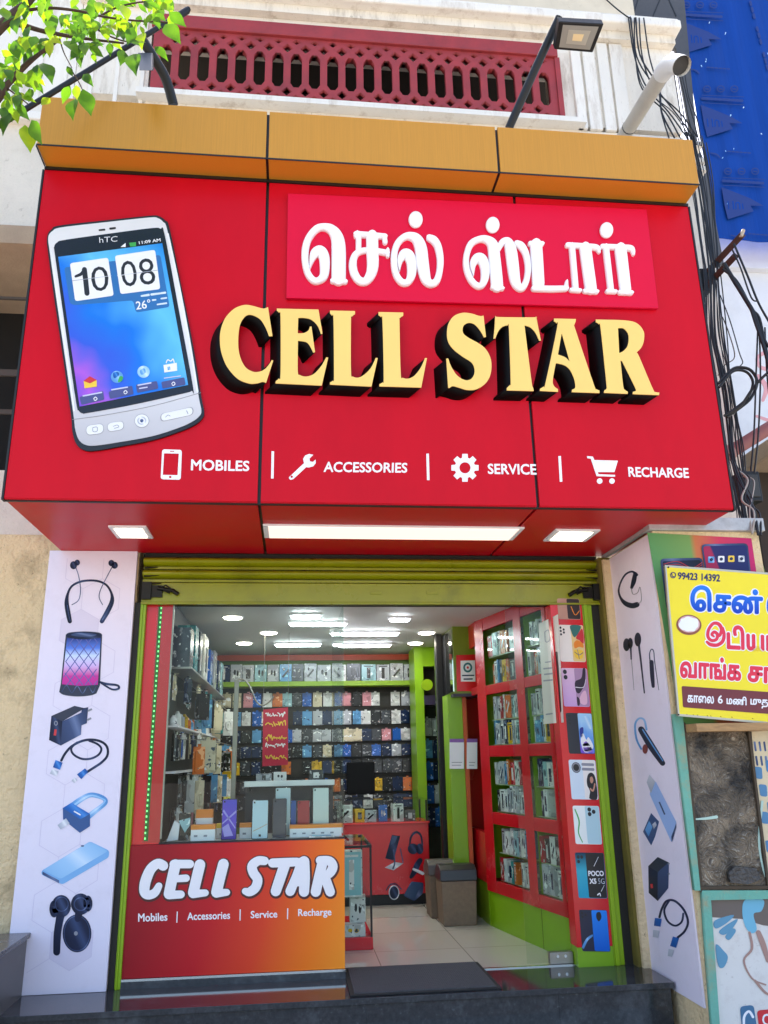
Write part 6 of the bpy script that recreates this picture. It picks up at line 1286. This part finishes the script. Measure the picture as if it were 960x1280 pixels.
for dy, dx in ((0, 0), (105, 26), (208, 52)):
    poly('house_motif', [(850+dx, 26+dy), (866+dx, 32+dy), (886+dx, 40+dy), (902+dx, 49+dy), (886+dx, 49+dy), (890+dx, 56+dy), (858+dx, 66+dy), (854+dx, 50+dy)], fT, .002, TN, tp)
    strokes('motif_lettering', [[(858+dx, 44+dy, 1.6), (859+dx, 53+dy, 1.6)], [(864+dx, 44+dy, 1.6), (865+dx, 53+dy, 1.6)], [(868+dx, 53+dy, 1.6), (868+dx, 46+dy, 1.6), (872+dx, 46+dy, 1.6), (873+dx, 53+dy, 1.6)], [(876+dx, 47+dy, 1.6), (877+dx, 53+dy, 1.6)]], fT, .001, tarp, tp, d0=-.0015)
    for k in range(3): poly('icon_motif', [ellipse(858+dx+k*17, 6+dy, 5, 4.5, 14), ellipse(858+dx+k*17, 6+dy, 3.6, 3.2, 14)], fT, .001, TN, tp); strokes('icon_motif', [[(856+dx+k*17, 6+dy, 1.5), (860+dx+k*17, 6.5+dy, 1.5)]], fT, .001, TN, tp)
    strokes('print_line', [[(852+dx+k*5.2, 18+dy+k*.3, 3.2), (855+dx+k*5.2, 18+dy+k*.3, 3.2)] for k in range(10)], fT, .001, TN, tp); strokes('print_line', [[(852+dx, 23.5+dy, .8), (904+dx, 26+dy, .8)], [(852+dx, 14+dy, .8), (904+dx, 16+dy, .8)]], fT, .001, TN, tp)
    strokes('print_line', [[(884+dx+k*5, 84+dy+k*.4, 1.6), (887+dx+k*5, 84.2+dy+k*.4, 1.6)] for k in range(6)]+[[(862+dx, 86+dy, 1.2), (870+dx, 88+dy, 2), (874+dx, 92+dy, 1.2)]], fT, .001, TN, tp)
strokes('side_lettering', [[(938+k*2.1, 2+k*8, 3), (939+k*2.1, 6+k*8, 3)] for k in range(14) if k % 4 != 3], fT, .001, TN, tp)
random.seed(8)
strokes('wear_spot', [[(x, y, random.uniform(.6, 1.6)), (x+random.uniform(-1, 1), y+random.uniform(.5, 2.5), .6)] for x, y in [(random.uniform(875, 960), random.uniform(10, 280)) for k in range(18)] if x > 862+y*.16], fT, .0006, LBLUE, tp, d0=-.0005)

# iron bracket, brown pipe, concrete block and stalks
ib = thing('iron_bracket', 'rusty double iron bracket sticking out of the corner strip and holding the cables', 'bracket', H(880, 355, 1, 5.3))
RUST = mat('rusty iron', '#4a2c24', .8, var=.35, vs=20, bump=.3)
for a, b in (((880, 345), (928, 293)), ((879, 362), (919, 320))):
    u, v = H(*a, 1, 5.3), H(*b, 1, 4.9); MB().tube([u, u.lerp(v, .5), v], .034, 4).build('bar', RUST, ib, .002)
mb = MB(); u = H(926, 296, 1, 4.9); mb.tube([u, u+Vector((.03, 0, .06))], .014, 8); mb.build('insulator', mat('pale insulator', '#b9a58a', .5), ib)
mb = MB(); u = H(878, 352, 1, 5.3); mb.box(u.x-.04, u.x+.03, 5.24, 5.36, u.z-.12, u.z+.08); mb.build('wall_plate', DARK, ib, .004)
bp_ = thing('brown_pipe', 'maroon brown pipe slanting up to the right from behind the red sign', 'pipe', H(910, 565, 1, 5.2))
u, v = H(905, 570, 1, 5.2), H(1010, 505, 1, 5.0); MB().tube([u, u.lerp(v, .5), v], .048, 14).build('pipe', mat('maroon pipe', '#96605f', .6, var=.15, vs=12), bp_); MB().tube([u.lerp(v, .03), u.lerp(v, .11)], .054, 14).build('collar', mat('pinkish collar', '#b08a86', .6), bp_)
cb = thing('concrete_block', 'broken beige concrete ledge beside the cables, below the brown pipe', 'ledge', H(950, 600, 1, 6.0))
mb = MB(); u, v = H(930, 590, 1, 6.0), H(1030, 572, 1, 6.0); mb.box(u.x, v.x+.5, 5.6, 6.2, u.z, v.z); mb.build('slab', BEIGE, cb, .02); bx('dark_wall', mat('dark brown wall', '#3a2f26', .9, var=.3), cb, u.x+.05, v.x+.5, 6.0, 6.15, 1.2, u.z-.001)  # plain dark brown wall below the slab
mbx = thing('junction_box', 'tangle-covered black junction box at the lower end of the cable bundle', 'junction box', H(932, 620, 1, 5.0)); u = H(935, 612, 1, 5.0)
MB().box(u.x-.07, u.x+.07, 4.95, 5.07, u.z-.1, u.z+.12).build('housing', DARK, mbx, .008); MB().box(u.x-.05, u.x+.05, 4.94, 4.9495, u.z-.07, u.z+.09).build('cover', mat('greasy cover', '#33322f', .5), mbx, .003)
sk = thing('bamboo_stalks', 'bunch of dry green yellow stalks standing behind the pillar at the right edge', 'stalks', H(950, 760, 1, 5.5))
random.seed(2)
for k in range(12):
    x = 2.98+.045*k+random.uniform(-.02, .02); MB().tube([(x, 5.2+random.uniform(0, .5), 1.31), (x+random.uniform(-.05, .05), 5.3, 2.1), (x+random.uniform(-.1, .1), 5.3, 2.75)], [.016, .014, .01], 7).build('stalk', mat('dry stalk', '#8a8a3a', .7, var=.3, vs=10) if k % 2 else mat('green stalk', '#5f7a2a', .7, var=.3, vs=10), sk)

CABM = mat('black cable', '#101012', .5); GRPC = 'black cables hanging beside the red sign'
random.seed(12)
def cable(pts, y0, y1, r, label, group=GRPC, m=None, jit=1.2):
    n = len(pts); P_ = []
    for i, (px, py) in enumerate(pts):
        v = H(px+random.uniform(-jit, jit), py+random.uniform(-jit, jit), 1, y0+(y1-y0)*i/(n-1)); P_.append(tuple(v))
    o = MB().tube(catmull(P_, 6), r, 6).build('cable', m or CABM); tag(o, label, 'cable', group)
same = 'thin black cable in the tangled bundle running down beside the red sign\'s right edge'
for k in range(15):
    dx = -3+k*1.9+random.uniform(-2, 2); sw = random.uniform(-5, 5)
    cable([(848+dx*1.5, 165+random.uniform(0, 20)), (866+dx*1.1, 230), (875+dx*.9+sw, 300), (884+dx*.7, 350), (887+dx*.9-sw, 420), (898+dx*.8+sw, 490), (908+dx*.9-sw*.6, 560), (920+dx*.6, 615), (926+dx*.8+random.uniform(-3, 6), 660)], 5.25, 4.9, random.choice([.0035, .0045, .006, .008]), same)
same2 = 'thin black cable crossing the white fluted wall behind the plastic pipe'
for k, (a, b) in enumerate(((786, 858), (788, 850), (792, 866), (795, 842), (800, 872), (805, 836), (790, 862))):
    cable([(a, 22), (a+random.uniform(2, 10), 70), (a+random.uniform(10, 28), 110), (a+(b-a)*.7, 140), (b, 172)], 5.25, 5.2, random.choice([.004, .006, .007]), same2, 'black cables on the fluted wall')
for k in range(5):
    cable([(842+k*3, 85), (848+k*3.4, 120), (852+k*5, 150), (862+k*4, 182)], 5.2, 5.2, .005, 'thin black cable hanging from the wall corner right of the pipe elbow', 'black cables at the wall corner')
cable([(752, -5), (768, 8), (782, 20), (790, 23)], 5.3, 5.25, .006, 'single thin cable sagging across the cream wall to the cornice top', None)
cable([(905, 330), (918, 352), (930, 372), (944, 395), (952, 420), (960, 450), (972, 500)], 4.9, 4.8, .016, 'thick twisted black cable swinging right from the iron bracket', None)
cable([(907, 330), (922, 358), (936, 380), (946, 405), (955, 432), (962, 465)], 4.9, 4.8, .011, 'second cable wound along the thick cable under the iron bracket', None)
cable([(904, 336), (920, 352), (938, 384), (950, 398), (956, 425), (966, 440)], 4.9, 4.8, .010, 'slimmer cable tied to the thick twisted cable, looping beside it', None)
cable([(918, 306), (935, 345), (950, 380), (968, 415)], 4.9, 4.8, .008, 'straight thin cable from the bracket tip down to the right edge', None)
cable([(916, 312), (926, 335), (940, 372), (946, 376)], 4.9, 4.8, .006, 'short thin cable from the bracket to the thick cable', None)
cable([(900, 370), (912, 400), (925, 440), (927, 455), (915, 462)], 5.0, 5.0, .004, 'fine dark wire curling on the white wall below the bracket', None)
cable([(902, 395), (912, 415), (918, 445), (905, 455), (898, 470)], 5.1, 5.1, .004, 'fine brown wire bent into a kink beside the corner strip', None, mat('brown wire', '#4c3a2c', .6))
lp = [(898, 480), (915, 462), (928, 459), (940, 464), (946, 478), (938, 498), (922, 512), (908, 522)]
cable(lp, 4.95, 4.95, .011, 'thick black cable bent into the larger open loop beside the sign', 'looped cables', jit=.4); cable([(899, 484), (914, 466), (926, 463), (936, 468), (941, 480), (934, 497), (920, 510), (906, 520)], 4.93, 4.97, .010, 'black cable forming the inner of the two open loops', 'looped cables', jit=.4)
cable([(906, 520), (924, 508), (940, 488), (955, 470), (975, 455)], 4.95, 4.8, .010, 'black cable rising from the loops to the right frame edge', None)
for k, (a, b, c_) in enumerate(((948, 946, 938), (949, 950, 943), (956, 958, 962))): cable([(a, 410), (b, 470), (c_+4, 540), (c_, 590)], 4.85, 4.85, .006, 'vertical black cable hanging in front of the white wall, %s from the left' % ORDN[k], 'vertical cables before the white wall')
for k in range(6): cable([(914+k*3, 575+k*4), (922+k*4, 600), (930+random.uniform(-5, 15), 625), (936+random.uniform(-8, 14), 640), (944+random.uniform(-6, 10), 668)], 4.8, 4.56, random.choice([.004, .006, .007]), 'thin cable drooping over the metal strip at the pillar top', 'cables over the pillar strip', random.choice([CABM, CABM, mat('pale wire', '#a79d90', .6)]))

# tree branch reaching in at top left
TR = thing('tree', 'leafy tree branch with bright green backlit leaves hanging in at the top left', 'tree', (-3.3, 3.1, -.45))
BARK = mat('bark', '#4a3426', .85, var=.3, vs=20, bump=.4); TYp = 3.2
MB().tube(catmull([(-3.3, 3.1, -.45), (-3.28, 3.1, 1.5), (-3.2, 3.12, 3.2), (-3.05, 3.15, 4.6), (-2.6, 3.2, 6.0)], 5), [.13-.0045*k for k in range(21)], 12).build('trunk', BARK, TR)
def tw(pts, r0, r1, nm='branch', y=TYp, y2=None):
    P_ = catmull([tuple(H(a, b, 1, y+((y2 or y)-y)*i/max(len(pts)-1, 1))) for i, (a, b) in enumerate(pts)], 5); L = len(P_)
    MB().tube(P_, [r0+(r1-r0)*i/(L-1) for i in range(L)], 7).build(nm, BARK, TR); return P_
BR2 = [tw([(-260, 330), (-120, 220), (-30, 150), (0, 120), (8, 107), (32, 82), (50, 67), (75, 49)], .03, .006), tw([(-250, 60), (-100, 38), (0, 31), (25, 31), (50, 38), (85, 45), (112, 49), (155, 54)], .02, .005, y=3.3), tw([(-150, 150), (-40, 70), (10, 25), (20, 15), (38, 0), (60, -30)], .03, .014, y=3.1), tw([(20, 15), (60, 10), (100, 14), (125, 20), (160, 25), (210, 28)], .008, .004, y=3.15), tw([(112, 30), (130, 42), (150, 50), (165, 53)], .005, .003), tw([(75, 50), (80, 66), (90, 85)], .004, .002), tw([(88, 86), (97, 100), (103, 112)], .004, .002), tw([(-20, 96), (5, 108), (22, 120), (35, 130)], .005, .003), tw([(125, 20), (150, 8), (185, 2), (205, 8)], .005, .003)]
lf = [MB(), MB(), MB()]; rl = random.Random(44)
def leaf(base, tip, wd=.36, mi=0, curl=.1):
    b, t = Vector(base), Vector(tip); d = t-b; L = d.length; d.normalize()
    s = d.cross(Vector((rl.uniform(-.5, .5), -1, rl.uniform(-.4, .4)))).normalized(); nrm = s.cross(d).normalized(); vs = []; fs = []
    prof = [(0, .02), (.1, .34), (.25, .82), (.4, 1), (.56, .9), (.72, .58), (.86, .24), (1, .01)]
    for t_, w_ in prof:
        hw = wd*L*.5*w_; c_ = b+d*L*t_+nrm*curl*L*math.sin(t_*math.pi)*.6
        vs += [c_-s*hw+nrm*hw*.28, c_, c_+s*hw+nrm*hw*.28]
    for i in range(len(prof)-1):
        a = i*3; fs += [(a, a+1, a+4, a+3), (a+1, a+2, a+5, a+4)]
    lf[mi].add(vs, fs, 0, True)
Lz = lambda x, y, yy: tuple(H(x/4, y/4, 1, yy))
hand = [((845,60),(932,136)),((825,122),(905,222)),((800,0),(848,60)),((690,15),(740,70)),((480,195),(478,290)),((548,212),(552,285)),((618,252),(600,332)),((668,270),(682,382)),((320,205),(396,286)),((188,330),(175,462)),((215,315),(262,424)),((350,428),(312,522)),((380,425),(385,500)),((375,495),(366,606)),((415,445),(456,582)),((418,372),(468,436)),((62,560),(14,682)),((125,625),(152,766)),((85,520),(150,604)),((158,600),(212,726)),((250,490),(204,526)),((772,232),(842,308)),((640,190),(700,230)),((235,190),(215,290)),((210,210),(270,250)),((150,180),(140,290)),((95,180),(130,250)),((250,70),(275,170)),((320,90),(352,150)),((440,20),(470,110)),((385,320),(400,340)),((335,330),(365,385))]
for a, b in hand:
    yy = 3.1+rl.uniform(-.1, .2); leaf(Lz(*a, yy), Lz(*b, yy+rl.uniform(-.03, .03)), rl.uniform(.40, .5), rl.choice((0, 1, 1, 2)), rl.uniform(-.1, .15))
cl = [(10,20),(40,10),(70,25),(25,60),(8,75),(48,45),(95,8),(120,25),(140,10),(165,30),(185,12),(100,35),(60,-5),(20,-10),(130,-5),(150,42),(30,110),(15,125),(5,90),(35,85),(175,-10),(205,5),(110,60)]
for x, y in cl:
    for k in range(rl.randint(8, 12)):
        bxp, byp = x+rl.uniform(-16, 16), y+rl.uniform(-14, 12); an = rl.gauss(1.45, .7); ln = rl.uniform(14, 25); yy = 3.2+rl.uniform(-.35, .35)
        leaf(tuple(H(bxp, byp, 1, yy)), tuple(H(bxp+math.cos(an)*ln, byp+math.sin(an)*ln, 1, yy+rl.uniform(-.03, .03))), rl.uniform(.38, .5), rl.choice((0, 0, 1, 1, 1, 2)), rl.uniform(-.15, .2))
for k in range(70):   # crown continuing out of the frame
    x, y = rl.uniform(-300, -5), rl.uniform(-250, 130); an = rl.gauss(1.45, .7); ln = rl.uniform(18, 30); yy = 3.2+rl.uniform(-.6, .5)
    leaf(tuple(H(x, y, 1, yy)), tuple(H(x+math.cos(an)*ln, y+math.sin(an)*ln, 1, yy)), .58, rl.random() < .5, .1)
lf[0].build('foliage', leaf_mat('leaf green', '#4c7d0c', '#7fae14'), TR); lf[1].build('foliage', leaf_mat('leaf deep green', '#2f5a0c', '#4f8414'), TR)
lf[2].build('foliage', leaf_mat('leaf yellow green', '#6f9c12', '#9cb81a'), TR)
